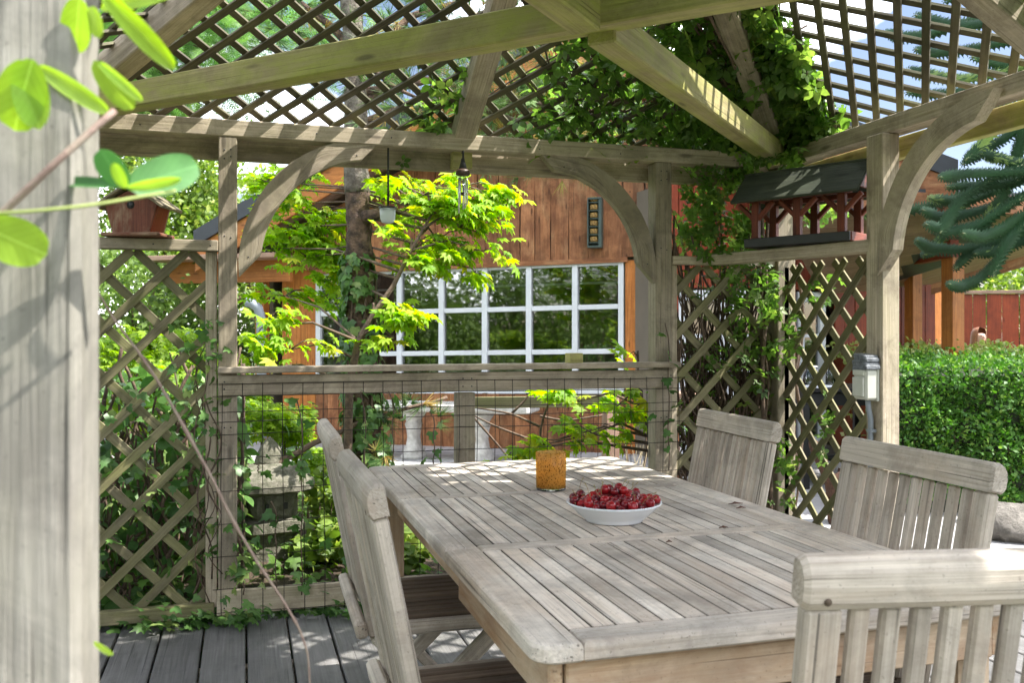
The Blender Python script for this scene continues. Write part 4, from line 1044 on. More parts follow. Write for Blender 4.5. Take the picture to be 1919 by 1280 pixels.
# ------------------------------------------------------------------ stone lantern
lc = cam2w((506 - 960) / FPX * 4.95, 4.95, 0); lan = thing('stone_lantern', 'lichen covered stone garden lantern with pointed finial behind the wire mesh', 'stone lantern', (lc.x, lc.y, -.05), R(12))
zf = lambda py: HC - (py - 625) / FPX * 4.95 + .05
def rough(mb, amp, f=9, seed=0):
    mb.v = [tuple(Vector(v) + Vector((mnoise.noise(Vector(v) * f + Vector((seed, 0, 0))), mnoise.noise(Vector(v) * f + Vector((0, seed + 9, 0))), mnoise.noise(Vector(v) * f + Vector((0, 0, seed + 5))))) * amp) for v in mb.v]; return mb
def sq_lathe(prof, pw=4, n=28):
    mb = MB(); vs = []
    for r, z in prof:
        for k in range(n):
            a = 2 * math.pi * k / n; c_, s_ = math.cos(a), math.sin(a); q = r / (abs(c_) ** pw + abs(s_) ** pw) ** (1 / pw); vs.append((q * c_, q * s_, z))
    fs = [(i * n + k, i * n + (k + 1) % n, (i + 1) * n + (k + 1) % n, (i + 1) * n + k) for i in range(len(prof) - 1) for k in range(n)] + [tuple(range(n))[::-1], tuple((len(prof) - 1) * n + k for k in range(n))]
    return mb.add(vs, fs, None, False)
lp = lambda n, mb, s_=0, am=.008: obj(n, rough(mb, am, 14, s_), M_stone, lan, local=True)
lp('finial', MB().lathe([(0, zf(818)), (.014, zf(822)), (.040, zf(833)), (.064, zf(848)), (.078, zf(862)), (.082, zf(870)), (0, zf(872))], 24), 1, .010)
lp('roof', sq_lathe([(.10, zf(868)), (.16, zf(876)), (.215, zf(893)), (.225, zf(902)), (.222, zf(912)), (.15, zf(920)), (.10, zf(922))], 3.4), 2, .010)
lp('light_box', sq_lathe([(.115, zf(919)), (.125, zf(925)), (.128, zf(960)), (.118, zf(968)), (.10, zf(970))], 6), 3, .006)
lp('platform', sq_lathe([(.14, zf(966)), (.165, zf(970)), (.168, zf(988)), (.14, zf(996)), (.11, zf(1002))], 5), 4, .006)
lp('base', sq_lathe([(.12, zf(998)), (.135, zf(1010)), (.14, zf(1040)), (.165, zf(1062)), (.17, .0)], 5), 5, .010)
for sx in (-.045, .055): 
    mb = MB().box((sx, -.128, (zf(925) + zf(960)) / 2), (.022, .012, .035), ch=.005); obj('window_hole', mb, M_black, lan, local=True)
    mb = MB().box((-.128, sx, (zf(925) + zf(960)) / 2), (.012, .022, .035), ch=.005); obj('window_hole', mb, M_black, lan, local=True)

# stone bench by the house wall
bD = 8.7; bz = lambda py, D=bD: HC - (py - 625) / FPX * D
bn = thing('stone_bench', 'pale cast stone bench on ornate pedestals below the window', 'bench', hw(onwall(840, 700, .9)[0], 0, .9))
s0 = onwall(690, 750, .9)[0]; s1 = onwall(1002, 750, .9)[0]
obj('seat', MB().box(hw((s0 + s1) / 2, .50, .9), (s1 - s0, .42, .075), HAX, ch=.018), M_bench, bn)
for px in (776, 904):
    s_ = onwall(px, 800, .9)[0]; mb = MB(); n = 20
    pr = [(.12, 0), (.125, .03), (.10, .05), (.11, .08), (.075, .12), (.062, .2), (.07, .28), (.085, .33), (.07, .36), (.10, .40), (.12, .43), (.12, .46)]
    vs = []
    for r, z in pr:
        for k in range(n):
            a = 2 * math.pi * k / n; sq = r / max(abs(math.cos(a)), abs(math.sin(a))) ** .6
            vs.append(hw(s_, z, .9) + HE * (sq * math.cos(a) * .8) + HN * (sq * math.sin(a) * 1.3))
    fs = [(i * n + k, i * n + (k + 1) % n, (i + 1) * n + (k + 1) % n, (i + 1) * n + k) for i in range(len(pr) - 1) for k in range(n)] + [tuple(range(n))[::-1], tuple((len(pr) - 1) * n + k for k in range(n))]
    mb.add(vs, fs, None, True); obj('pedestal', mb, M_bench, bn)
# timber railing between bed and patio
t = thing('garden_railing', 'mossy olive timber rail on short posts beyond the wire mesh', 'railing', W(1000, 830, 7.0).to_tuple()[:2] + (0,))
ra, rb = W(880, 755, 6.9), W(1135, 752, 6.7); obj('rail', MB().bar(ra, rb, .05, .085), M_olive, t)
for a in (rb + Vector((.04, 0, 0)),): obj('post', MB().box((a.x, a.y, (a.z + .02) / 2), (.10, .10, a.z + .06), long=2), M_soff, t)
ra, rb = W(1262, 738, 6.3), W(1408, 758, 6.0); t = thing('planter_board', 'pale timber board edging the plants behind the right lattice', 'timber edging', (ra.x, ra.y, 0))
obj('top_board', MB().bar(ra, rb, .16, .035), M_soff, t); obj('side_board', MB().bar(ra - HZ * .12, rb - HZ * .12, .03, .18), M_clad, t)
for a in (ra, rb): obj('post', MB().box((a.x, a.y, a.z / 2 - .02), (.07, .07, a.z - .01), long=2), M_clad, t)
c = W(655, 850, 6.2); t = tag(obj('timber_stake', MB().box((c.x, c.y, .42), (.06, .06, .95), long=2), M_olive), 'square timber stake left of the ivy covered trunk', 'stake')

# dark outdoor table with bottle beyond the right lattice
c = cam2w((1560 - 960) / FPX * 7.3, 7.3, 0); ot = thing('outdoor_side_table', 'black outdoor table laid with a bottle seen through the right lattice', 'table', c, -ALPHA)
zt_ = HC - (722 - 625) / FPX * 7.3
O_ = lambda n, mb, m=M_black: obj(n, mb, m, ot, local=True)
O_('table_top', MB().box((0, 0, zt_ - .02), (.72, .7, .03))); O_('apron', MB().box((0, 0, zt_ - .09), (.66, .64, .10)))
for sx in (-.31, .31):
    for sy in (-.3, .3): O_('leg', MB().box((sx, sy, (zt_ - .14) / 2), (.05, .05, zt_ - .14)))
O_('lower_shelf', MB().box((0, 0, .25), (.60, .58, .025)))
def on_t(px, dy): q = cam2w((px - 960) / FPX * (7.3 + dy), 7.3 + dy, zt_ - .004); return q
t = thing('bottle', 'clear glass bottle with white cap on the black outdoor table', 'bottle', on_t(1557, -.1))
obj('body', MB().lathe([(0, 0), (.036, 0), (.038, .01), (.038, .10), (.030, .13), (.015, .155), (.013, .18), (0, .181)], 18), M_clear, t, local=True); obj('cap', MB().lathe([(0, .176), (.017, .176), (.017, .205), (0, .206)], 14), M_white, t, local=True)
t = thing('glass_jar', 'round clear glass jar left of the bottle on the black table', 'jar', on_t(1522, -.05))
obj('body', MB().lathe([(0, 0), (.06, .0), (.07, .03), (.066, .09), (.045, .13), (.045, .145), (.040, .145)], 20, closed=True), M_clear, t, local=True)
obj('lid', MB().lathe([(0, .146), (.048, .146), (.048, .160), (0, .165)], 16), M_alu, t, local=True)
t = tag(obj('newspaper', MB().box(on_t(1530, -.24) + HZ * .008, (.30, .20, .012), Matrix.Rotation(.2, 3, 'Z'), ch=.003), M_white), 'folded white paper lying at the front of the black table', 'paper')
c = onpl(1527, 592, WO + WN * -.12, WN); t = thing('red_lantern', 'small red paper lantern hanging behind the door glass', 'lantern', c)
obj('shade', MB().lathe([(.02, -.09), (.045, -.06), (.055, 0), (.045, .06), (.02, .09)], 16), M_redp, t, local=True); obj('cord', MB().tube([(0, 0, .09), (0, 0, .5)], .002, 4), M_black, t, local=True)
c = cam2w((1428 - 960) / FPX * 6.6, 6.6, 0); t = thing('garden_stool', 'blue-grey cushioned stool behind the vine tangle', 'stool', c)
obj('seat', MB().lathe([(0, .50), (.17, .50), (.20, .53), (.20, .60), (.17, .64), (0, .65)], 24), plain('blue_grey_fabric', (.13, .16, .22), .9), t, local=True)
for a in (.8, 2.4, 4.0, 5.5): obj('leg', MB().tube([(.12 * math.cos(a), .12 * math.sin(a), .5), (.17 * math.cos(a), .17 * math.sin(a), 0)], .014, 8), M_black, t, local=True)

# cat on the paving ---------------------------------------------------------------
def skin_body(name, verts, edges, radii, mat, parent=None, sub=2, root=0):
    me = bpy.data.meshes.new(name); me.from_pydata([tuple(v) for v in verts], edges, []); o = bpy.data.objects.new(name, me); COL.objects.link(o)
    md = o.modifiers.new('skin', 'SKIN'); md.use_smooth_shade = True
    for i, r in enumerate(radii):
        sv = me.skin_vertices[0].data[i]; sv.radius = (r, r) if not isinstance(r, tuple) else r; sv.use_root = (i == root)
    if sub: sm = o.modifiers.new('sub', 'SUBSURF'); sm.levels = sub; sm.render_levels = sub
    dg = bpy.context.evaluated_depsgraph_get(); ev = o.evaluated_get(dg); nm = bpy.data.meshes.new_from_object(ev)
    o.modifiers.clear(); o.data = nm; nm.materials.clear(); nm.materials.append(mat)
    nm.polygons.foreach_set('use_smooth', [True] * len(nm.polygons))
    if parent: o.parent = parent
    return o
cc = cam2w((1610 - 960) / FPX * 5.75, 5.75, 0)
cat = thing('cat', 'long haired brown cat with bushy raised tail walking behind the right lattice', 'cat', (cc.x, cc.y, .002), -ALPHA)
V_ = [(-.14, 0, .25), (-.02, 0, .245), (.10, 0, .25), (.17, 0, .30), (.22, 0, .345), (.265, 0, .335),
      (-.19, 0, .26), (-.215, 0, .33), (-.25, 0, .42), (-.28, 0, .49), (-.31, 0, .53),
      (-.15, .05, .17), (-.18, .055, .09), (-.15, .055, .01), (-.12, .055, .0),
      (-.15, -.05, .17), (-.20, -.055, .09), (-.20, -.055, .01), (-.17, -.055, 0),
      (.11, .045, .15), (.10, .045, .07), (.10, .045, .01), (.13, .045, 0), (.11, -.045, .15), (.14, -.045, .07), (.15, -.045, .01), (.18, -.045, 0)]
E_ = [(0, 1), (1, 2), (2, 3), (3, 4), (4, 5), (0, 6), (6, 7), (7, 8), (8, 9), (9, 10), (0, 11), (11, 12), (12, 13), (13, 14), (0, 15), (15, 16), (16, 17), (17, 18), (2, 19), (19, 20), (20, 21), (21, 22), (2, 23), (23, 24), (24, 25), (25, 26)]
Rr = [.085, .085, .08, .055, .055, .025, .035, .035, .045, .042, .018, .045, .022, .018, .018, .045, .022, .018, .018, .03, .02, .018, .018, .03, .02, .018, .018]
skin_body('body', V_, E_, Rr, M_fur, cat, 2, 1)
for sy in (-1, 1): obj('ear', MB().prism([(-.018, 0), (.018, 0), (0, .042)], (.215, sy * .028 - .004, .382), (.3, .95 * sy, 0), (0, 0, 1), (.008, 0, 0)), M_fur, cat, local=True)
for sy in (-1, 1): obj('eye', MB().lathe([(0, -.006), (.005, -.003), (.006, 0), (.005, .003), (0, .006)], 8, (.262, sy * .022, .352)), plain('cat_eye', (.5, .4, .05), .1), cat, local=True)
# woman sitting beyond the hedge ---------------------------------------------------
pc_ = cam2w((1836 - 960) / FPX * 12.6, 12.6, 0); ztop = HC + 10 / FPX * 12.6
pr_ = thing('person', 'seated woman with long auburn hair beyond the hedge, only her head and shoulders showing', 'person', (pc_.x, pc_.y, 0), -ALPHA + .12)
zh = ztop - .11
V_ = [(0, 0, zh - .72), (0, .01, zh - .52), (0, .01, zh - .30), (0, .0, zh - .20), (0, -.015, zh - .12), (0, -.02, zh - .03), (0, -.01, zh + .045),
      (.17, .01, zh - .27), (.21, -.03, zh - .50), (.15, -.22, zh - .60), (-.17, .01, zh - .27), (-.21, -.03, zh - .50), (-.15, -.22, zh - .60),
      (.10, -.08, zh - .74), (.11, -.46, zh - .73), (.11, -.48, .05), (.11, -.56, .03), (-.10, -.08, zh - .74), (-.11, -.46, zh - .73), (-.11, -.48, .05), (-.11, -.56, .03)]
E_ = [(0, 1), (1, 2), (2, 3), (3, 4), (4, 5), (5, 6), (2, 7), (7, 8), (8, 9), (2, 10), (10, 11), (11, 12), (0, 13), (13, 14), (14, 15), (15, 16), (0, 17), (17, 18), (18, 19), (19, 20)]
Rr = [.14, .12, .13, .055, .05, .078, .078, .055, .04, .032, .055, .04, .032, .085, .06, .045, .04, .085, .06, .045, .04]
skin_body('body', V_, E_, Rr, M_skin, pr_, 2, 1)
sh = skin_body('blouse', [(0, 0, zh - .74), (0, .01, zh - .52), (0, .01, zh - .31), (.17, .01, zh - .27), (.21, -.03, zh - .50), (-.17, .01, zh - .27), (-.21, -.03, zh - .50)], [(0, 1), (1, 2), (2, 3), (3, 4), (2, 5), (5, 6)], [.165, .145, .15, .07, .055, .07, .055], M_cloth, pr_, 2, 1)
skin_body('trousers', [(0, 0, zh - .74), (.10, -.08, zh - .74), (.11, -.46, zh - .73), (.11, -.48, .12), (-.10, -.08, zh - .74), (-.11, -.46, zh - .73), (-.11, -.48, .12)], [(0, 1), (1, 2), (2, 3), (0, 4), (4, 5), (5, 6)], [.16, .1, .075, .06, .1, .075, .06], M_jean, pr_, 2, 0)
hb = MB(); n = 20
for i, (r, z, yy) in enumerate([]): pass
vs = []; prof = [(.02, .125, .0), (.075, .105, .005), (.098, .06, .012), (.104, .0, .02), (.104, -.08, .03), (.11, -.17, .035), (.10, -.26, .04), (.06, -.30, .045)]
for r, z, yy in prof:
    for k in range(n):
        a = R(-52) + R(284) * k / (n - 1); vs.append((r * math.cos(a), yy + r * math.sin(a) * .95, zh + z))
hb.add(vs, [(i * n + k, i * n + k + 1, (i + 1) * n + k + 1, (i + 1) * n + k) for i in range(len(prof) - 1) for k in range(n - 1)], None, True); obj('hair', hb, M_hair, pr_, local=True)
for sx in (-1, 1): obj('eye', MB().lathe([(0, -.008), (.010, -.004), (.012, 0), (.010, .004), (0, .008)], 8, (sx * .032, -.092, zh + .008)), M_jean, pr_, local=True)
obj('nose', MB().tube([(0, -.092, zh + .01), (0, -.112, zh - .022), (0, -.092, zh - .03)], [.008, .013, .008], 8), M_skin, pr_, local=True)
obj('mouth', MB().tube([(-.024, -.089, zh - .052), (0, -.096, zh - .054), (.024, -.089, zh - .052)], .006, 6), plain('lips', (.4, .10, .09), .5, bump=0), pr_, local=True)
t = thing('garden_bench', 'plain wooden garden bench under the woman behind the hedge', 'bench', (pc_.x, pc_.y, 0), -ALPHA + .12)
obj('seat', MB().box((0, .03, zh - .87), (.6, .46, .03)), M_olive, t, local=True)
for sx in (-.26, .26):
    for sy in (-.16, .22): obj('leg', MB().box((sx, sy, (zh - .885) / 2), (.05, .05, zh - .885), long=2), M_olive, t, local=True)
# border rocks below the hedge
for k, (px, py, D, s_) in enumerate(((1880, 990, 5.6, .20), (1915, 1020, 5.35, .24), (1858, 1000, 5.75, .13))):
    c = cam2w((px - 960) / FPX * D, D, .06); mb = MB(); 
    mb.lathe([(0, -.5), (.6, -.42), (.95, -.1), (.9, .25), (.5, .5), (0, .56)], 14); mb.v = [(v[0] * s_ * 1.3, v[1] * s_, v[2] * s_ * .8) for v in mb.v]; rough(mb, s_ * .35, 3.5 / s_ * .4, k * 7)
    o = obj('border_rock', mb, M_rock, center=False); o.location = c
    tag(o, ['rough border rock below the hedge beside the right chair', 'largest border rock at the right picture edge under the hedge', 'smallest border rock peeping past the right chair back'][k], 'rock', 'border rocks under the hedge')

# ------------------------------------------------------------------ plants
SUN = np.array(sd)
def frames(nrm, tip):
    n = nrm / np.linalg.norm(nrm, axis=1, keepdims=True); y = tip - n * np.sum(tip * n, axis=1, keepdims=True)
    y /= np.linalg.norm(y, axis=1, keepdims=True) + 1e-9; x = np.cross(y, n); return np.stack([x, y, n], axis=2)
def rv(n): v = RNG.normal(size=(n, 3)); return v / np.linalg.norm(v, axis=1, keepdims=True)
def blob(c, r, n, k=None, shell=.5, sig=.16):
    """n leaf positions in an ellipsoid, gathered in clumps"""
    r = np.array(r, float); k = k or max(3, n // 14)
    cc = rv(k) * (RNG.random((k, 1)) ** shell); ix = RNG.integers(0, k, n)
    return np.array(c) + (cc[ix] + RNG.normal(size=(n, 3)) * sig) * r
def leafset(pos, size, var=.3, sunny=.7, droop=.7, rnd=.7):
    n = len(pos); nr = SUN * sunny + rv(n) * rnd + np.array([0, 0, .25]); tip = rv(n) * .8 + np.array([0, 0, -droop])
    return frames(nr, tip) * (size * (1 + var * (RNG.random(n) * 2 - 1)))[:, None, None]
def crown(parent, blobs, size, mat, proto=SMALL, name='crown', shell=.45, sunny=.4, rnd=1.0, sig=.16, per=16):
    P = np.concatenate([blob(c, r, n, max(3, n // per), shell, sig) for c, r, n in blobs]); M = leafset(P, size, .35, sunny, .3, rnd)
    return scatter(parent, name, proto, P, M, mat, 0, name)
def Wb(px, py, D, rx, ry, n, rd=None):
    k = D / FPX; c = W(px, py, D); return (tuple(c), (rx * k, (rd if rd else rx * k), ry * k), n)
def tree(name, label, base, trunk_h, r0, blobs, nl, size, mat, group=None, bark=None, proto=SMALL, per=16):
    base = Vector(base); t = thing(name, label, 'tree', base, 0, group); bark = bark or M_bark
    mb = MB(); tops = [Vector(b[0]) for b in blobs]; tc_ = sum(tops, Vector()) / len(tops)
    pts = [base + Vector((0, 0, -.15)), base + Vector((.02, .01, trunk_h * .4)), base.lerp(Vector((tc_.x, tc_.y, base.z + trunk_h)), .5) + Vector((0, 0, trunk_h * .25)), Vector((tc_.x * .6 + base.x * .4, tc_.y * .6 + base.y * .4, base.z + trunk_h))]
    mb.tube(pts, [r0 * 1.25, r0, r0 * .85, r0 * .7], 10); tr = obj('trunk', mb, bark, t)
    for q in tops:
        a = pts[-1]; m_ = (a + q) / 2 + Vector((0, 0, .1 * (q - a).length)); obj('limb', MB().tube([a - Vector((0, 0, .05)), m_, q], [r0 * .55, r0 * .35, r0 * .12], 7), bark, t)
    crown(t, [(b[0], b[1], int(nl * b[2])) for b in blobs], size, mat, proto, 'crown', per=per); return t
def cw(X, D, z): return tuple(cam2w(X, D, z))
# background trees
tree('broadleaf_tree', 'sunlit yellow-green tree behind the nest box, tallest of the leafy backdrop', cam2w(-5.6, 14, -.1), 2.2, .16,
     [(cw(-5.7, 14, 3.2), (1.5, 1.5, 1.5), .4), (cw(-4.95, 14.2, 2.4), (.62, .8, .9), .15), (cw(-6.0, 13.6, 4.6), (1.3, 1.3, 1.2), .3), (cw(-5.0, 14.5, 3.4), (.55, .7, .7), .15)], 13000, .10, L_tree, 'trees left of the house')
tree('broadleaf_tree', 'dark green tree low behind the left lattice panel', cam2w(-4.3, 10.5, -.1), 1.0, .11,
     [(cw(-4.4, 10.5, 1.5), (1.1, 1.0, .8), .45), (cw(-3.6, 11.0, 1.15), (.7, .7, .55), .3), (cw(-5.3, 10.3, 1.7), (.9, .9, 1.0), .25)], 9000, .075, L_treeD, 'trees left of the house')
tree('broadleaf_tree', 'pale green distant tree over the left end of the house', cam2w(-6.0, 22, -.1), 2.0, .2,
     [(cw(-6.4, 22, 3.4), (1.6, 1.6, 1.9), .4), (cw(-5.3, 23, 2.3), (1.3, 1.3, 1.4), .35), (cw(-8.0, 21, 2.6), (1.8, 1.6, 1.6), .25)], 9000, .14, L_tree, 'trees left of the house')
tree('broadleaf_tree', 'bright green round tree above the far red fence at the right edge', cam2w(11.0, 20, -.1), 1.2, .2,
     [(cw(11.6, 20, 2.2), (1.9, 1.6, 1.2), .5), (cw(9.9, 21, 1.7), (1.0, 1.2, .75), .2), (cw(13.5, 20, 2.8), (1.6, 1.6, 1.4), .3)], 9000, .13, L_tree)
# trees behind the viewpoint, seen mirrored in the window
for k, (X, D, zc_, r, lab) in enumerate(((-9.5, .8, 2.4, 2.1, 'broad tree left of the viewpoint mirrored in the window'), (-8.2, -3.2, 2.2, 2.0, 'bushy tree behind the viewpoint mirrored in the window'), (-5.2, -6.2, 2.4, 2.2, 'rounded tree far behind the viewpoint mirrored in the window'), (-12.5, 4.8, 2.6, 2.3, 'wide tree off to the far left of the pergola'), (-1.0, -7.6, 2.4, 2.2, 'tree straight behind the viewpoint'))):
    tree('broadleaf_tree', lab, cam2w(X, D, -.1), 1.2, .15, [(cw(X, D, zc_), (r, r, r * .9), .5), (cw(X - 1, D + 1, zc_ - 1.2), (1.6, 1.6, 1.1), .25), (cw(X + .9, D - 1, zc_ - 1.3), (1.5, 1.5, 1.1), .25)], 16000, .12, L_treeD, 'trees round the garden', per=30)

# pine with the ivy clad trunk -------------------------------------------------------
PD = 5.35
pine = thing('pine_tree', 'pine with flaky brown trunk rising behind the beam, ivy round its foot', 'tree', cam2w((680 - 960) / FPX * PD, PD, -.05))
tp = [(690, 900), (683, 780), (678, 640), (674, 480), (670, 360)]; mb = MB()
pts = [W(x, y, PD) for x, y in tp]; pts.insert(0, Vector((pts[0].x, pts[0].y, -.15)))
def bumpy(mb, amp, f): mb.v = [tuple(Vector(v) + Vector((mnoise.noise(Vector(v) * f), mnoise.noise(Vector(v) * f + Vector((7, 7, 7))), 0)) * amp) for v in mb.v]; return mb
def dens(pts, n):
    P = [np.array(p) for p in pts]; out = []
    for i in range(len(P) - 1):
        for k in range(n): out.append(Vector(P[i] * (1 - k / n) + P[i + 1] * k / n))
    out.append(Vector(P[-1])); return out
dp_ = dens(pts, 14); mb.tube(dp_, [.098 - .026 * i / len(dp_) for i in range(len(dp_))], 20); obj('trunk', bumpy(mb, .016, 14), M_bark, pine)
up_ = [W(x, y, PD) for x, y in ((670, 362), (668, 250), (666, 150), (660, 40), (652, -80), (645, -260))]; dp_ = dens(up_, 10)
obj('trunk', bumpy(MB().tube(dp_, [.074 - .022 * i / len(dp_) for i in range(len(dp_))], 16), .012, 14), M_barkg, pine)
# stub collar where the branches were cut
obj('branch_stub', bumpy(MB().tube([W(672, 410, PD), W(705, 402, PD - .1), W(712, 396, PD - .12)], [.05, .035, .03], 10), .01, 20), M_bark, pine)
def pbranch(pl, D0, D1, r0, r1, tufts=0, mat=None, n=6, sp_=.12, size=.13):
    pts = dens([W(x, y, D0 + (D1 - D0) * i / (len(pl) - 1)) for i, (x, y) in enumerate(pl)], n)
    pts = [p + Vector((mnoise.noise(p * 4), mnoise.noise(p * 4 + Vector((3, 0, 0))), mnoise.noise(p * 4 + Vector((0, 5, 0))))) * .03 for p in pts]
    obj('branch', MB().tube(pts, [r0 + (r1 - r0) * i / len(pts) for i in range(len(pts))], 7), mat or M_bark, pine)
    return pts
tuP = []; tuT = []
def addtufts(pts, n, spread, drop):
    for _ in range(n):
        i = int(len(pts) * (.25 + .75 * RNG.random())) - 1; p = np.array(pts[max(i, 0)]); q = p + RNG.normal(size=3) * spread + np.array([0, 0, -drop * RNG.random()])
        tuP.append(q); d = q - p; tuT.append(d / (np.linalg.norm(d) + 1e-6) + np.array([0, 0, .2]))
for pl, D0, D1, r0, n, sprd in (([(668, 200), (760, 120), (880, 60), (980, 70), (1080, 110)], PD, 6.3, .03, 110, .17), ([(664, 120), (760, 40), (860, 0), (960, -30)], PD, 6.0, .03, 75, .2),
        ([(666, 170), (820, 150), (950, 190), (1050, 200), (1150, 180)], PD, 6.6, .03, 130, .17), ([(668, 230), (850, 180), (1000, 240), (1090, 250), (1180, 280)], PD, 6.8, .025, 70, .13),
        ([(664, 90), (590, 20), (520, -30)], PD, 5.6, .03, 45, .15), ([(666, 150), (700, 130), (760, 170), (800, 190)], PD, 5.1, .018, 26, .12), ([(655, -40), (800, -110), (1000, -90), (1200, -20), (1300, 40)], PD, 6.5, .04, 110, .25)):
    pts = pbranch(pl, D0, D1, r0, .006); addtufts(pts, int(n * 1.9), sprd, .12)
pts = pbranch([(455, 930), (530, 862), (600, 828), (680, 790), (760, 765), (835, 742)], 4.75, 5.6, .020, .010, mat=M_twig)
pl_ = [(775, 742, 5.5), (800, 765, 5.4), (745, 775, 5.3), (830, 785, 5.4), (715, 790, 5.3), (790, 750, 5.6), (705, 850, 5.1), (735, 845, 5.1)]
for x, y, D in pl_:
    for _ in range(3): tuP.append(np.array(W(x + RNG.normal() * 12, y + RNG.normal() * 8, D))); tuT.append(rv(1)[0] + np.array([.2, 0, .3]))
tuP = np.array(tuP); tuT = np.array(tuT); M = frames(rv(len(tuP)), tuT) * (.145 * (1 + .3 * (RNG.random(len(tuP)) - .5)))[:, None, None]
scatter(pine, 'needle_tuft', TUFT, tuP, M, L_pine, 0, 'needles')
def ivy_on(name, label, P, nrm, size, n_parts=0, cat='ivy', mat=None, proto=IVY, stems=None, rnd=.5):
    P = np.array(P); t = thing(name, label, cat, tuple(P.mean(0) * np.array([1, 1, 0])))
    tip = rv(len(P)) * .6 + np.array([0, 0, -.8]); M = frames(np.array(nrm) + rv(len(P)) * rnd, tip) * (size * (.6 + .7 * RNG.random(len(P))))[:, None, None]
    for st, r in (stems or []): obj('stem', MB().tube(st, r, 5), M_twig, t)
    scatter(t, 'leaf', proto, P, M, mat or L_ivy, n_parts, 'leaves'); return t
P = []; Nn_ = []
for _ in range(560):
    y = 880 - 410 * RNG.random() ** 1.5; f = (880 - y) / 320; x = 686 - 12 * f; a = RNG.random() * 6.28; r = (.10 + .06 * (1 - f) * RNG.random())
    p = W(x, y, PD); P.append([p.x + r * math.cos(a), p.y + r * math.sin(a), p.z]); Nn_.append([math.cos(a), math.sin(a), .3])
st = []
for k in range(7):
    a0 = k * .9; st.append(([W(690 - 14 * q / 12, 880 - 30 * q, PD) + Vector((.088 * math.cos(a0 + .12 * q), .088 * math.sin(a0 + .12 * q), 0)) for q in range(13)], .007))
ivy_on('trunk_ivy', 'dark ivy climbing the foot of the pine trunk', P, Nn_, .07, 200, stems=st)

# golden maples ------------------------------------------------------------------------
def maple(name, label, base, sprays, trunkpts, r0, size, n_parts):
    t = thing(name, label, 'tree', base)
    tp_ = [W(*q) for q in trunkpts]; tp_[0].z = -.1; tp_ = dens(tp_, 5)
    obj('trunk', MB().tube(tp_, [r0 * (1 - .75 * i / len(tp_)) for i in range(len(tp_))], 9), M_twig, t)
    P = []; tips = []
    for (px, py, rx, ry, D, n) in sprays:
        if name == 'golden_maple': D = 5.75 if (px < 665 or px < 745 and py < 450) and py < 575 else D; n = int(n * 1.15)
        c = W(px, py, D); k = D / FPX
        b = min(tp_, key=lambda q: (q - c).length + max(0, q.z - c.z) * 1.5)
        m_ = (b + c) / 2 + Vector((0, 0, .06)); obj('branch', MB().tube(dens([b, m_, c], 5), [.009 - .0006 * q for q in range(11)], 6), M_twig, t)
        nt_ = max(2, n // 9); tw = []
        for q in range(nt_):
            a = RNG.random() * 6.283; e = c + cam2w(math.cos(a) * rx * k * .9, math.sin(a) * rx * k * .55, (RNG.random() * 2 - 1) * ry * k * .9)
            tw.append(e); obj('twig', MB().tube([c, c.lerp(e, .5) + Vector((0, 0, .02)), e], [.004, .003, .002], 4), M_twig, t)
        for _ in range(n):
            e = tw[RNG.integers(0, nt_)]; q = c.lerp(e, .35 + .75 * RNG.random()); q = np.array(q) + RNG.normal(size=3) * np.array([.05, .05, .022]); P.append(q); tips.append(np.array(e - c))
    P = np.array(P); tips = np.array(tips)
    tips /= np.linalg.norm(tips, axis=1, keepdims=True) + 1e-6
    n = len(P); nr = SUN * .75 + np.array([0, 0, .25]) + rv(n) * .55; M = frames(nr, tips + rv(n) * .45 + np.array([0, 0, -.35])) * (size * (.72 + .5 * RNG.random(n)))[:, None, None]
    scatter(t, 'leaf', MAPLE, P, M, L_maple, n_parts, 'foliage'); return t
spr = [(500, 340, 40, 22, 5.3, 22), (560, 380, 55, 26, 5.3, 40), (600, 470, 50, 30, 5.3, 40), (520, 465, 35, 30, 5.2, 24), (635, 500, 40, 30, 5.3, 30), (690, 350, 25, 30, 5.8, 16), (820, 450, 60, 35, 5.4, 50), (515, 352, 60, 26, 5.3, 40), (578, 350, 32, 24, 5.0, 22), (545, 425, 48, 40, 5.2, 60), (610, 430, 45, 45, 5.3, 62), (575, 480, 65, 30, 5.15, 55), (535, 555, 55, 26, 5.0, 42), (498, 610, 38, 34, 4.9, 34), (545, 655, 52, 20, 4.9, 28),
       (615, 520, 42, 28, 5.2, 36), (735, 345, 44, 32, 5.2, 42), (795, 365, 70, 40, 5.2, 84), (875, 348, 55, 28, 5.3, 50), (950, 385, 42, 28, 5.4, 30), (860, 425, 70, 40, 5.3, 84), (775, 465, 62, 38, 5.2, 66), (862, 498, 48, 22, 5.3, 36),
       (735, 410, 40, 36, 5.1, 36), (700, 585, 70, 20, 5.0, 40), (775, 600, 40, 18, 5.0, 22), (738, 632, 38, 14, 4.9, 10), (655, 560, 60, 22, 5.05, 26), (470, 688, 22, 12, 4.8, 8), (905, 470, 35, 24, 5.3, 18), (590, 395, 55, 25, 5.25, 35), (830, 395, 60, 25, 5.2, 40)]
maple('golden_maple', 'golden leaved maple with spreading tiers of lobed leaves round the pine trunk', cam2w((650 - 960) / FPX * 5.0, 5.0, 0), spr,
      [(648, 900, 5.0), (655, 720, 5.0), (672, 640, 5.0), (700, 590, 5.0), (738, 535, 5.05), (770, 470, 5.1), (810, 400, 5.2)], .026, .108, 300)
spr2 = [(1085, 752, 52, 20, 4.9, 30), (1155, 762, 52, 26, 4.8, 34), (1205, 755, 26, 34, 4.7, 22), (1110, 812, 48, 18, 4.6, 20), (1045, 825, 42, 18, 4.6, 20), (950, 850, 40, 10, 4.6, 12), (1000, 838, 30, 10, 4.6, 10), (1195, 668, 24, 9, 4.7, 6), (1150, 800, 40, 22, 4.7, 16)]
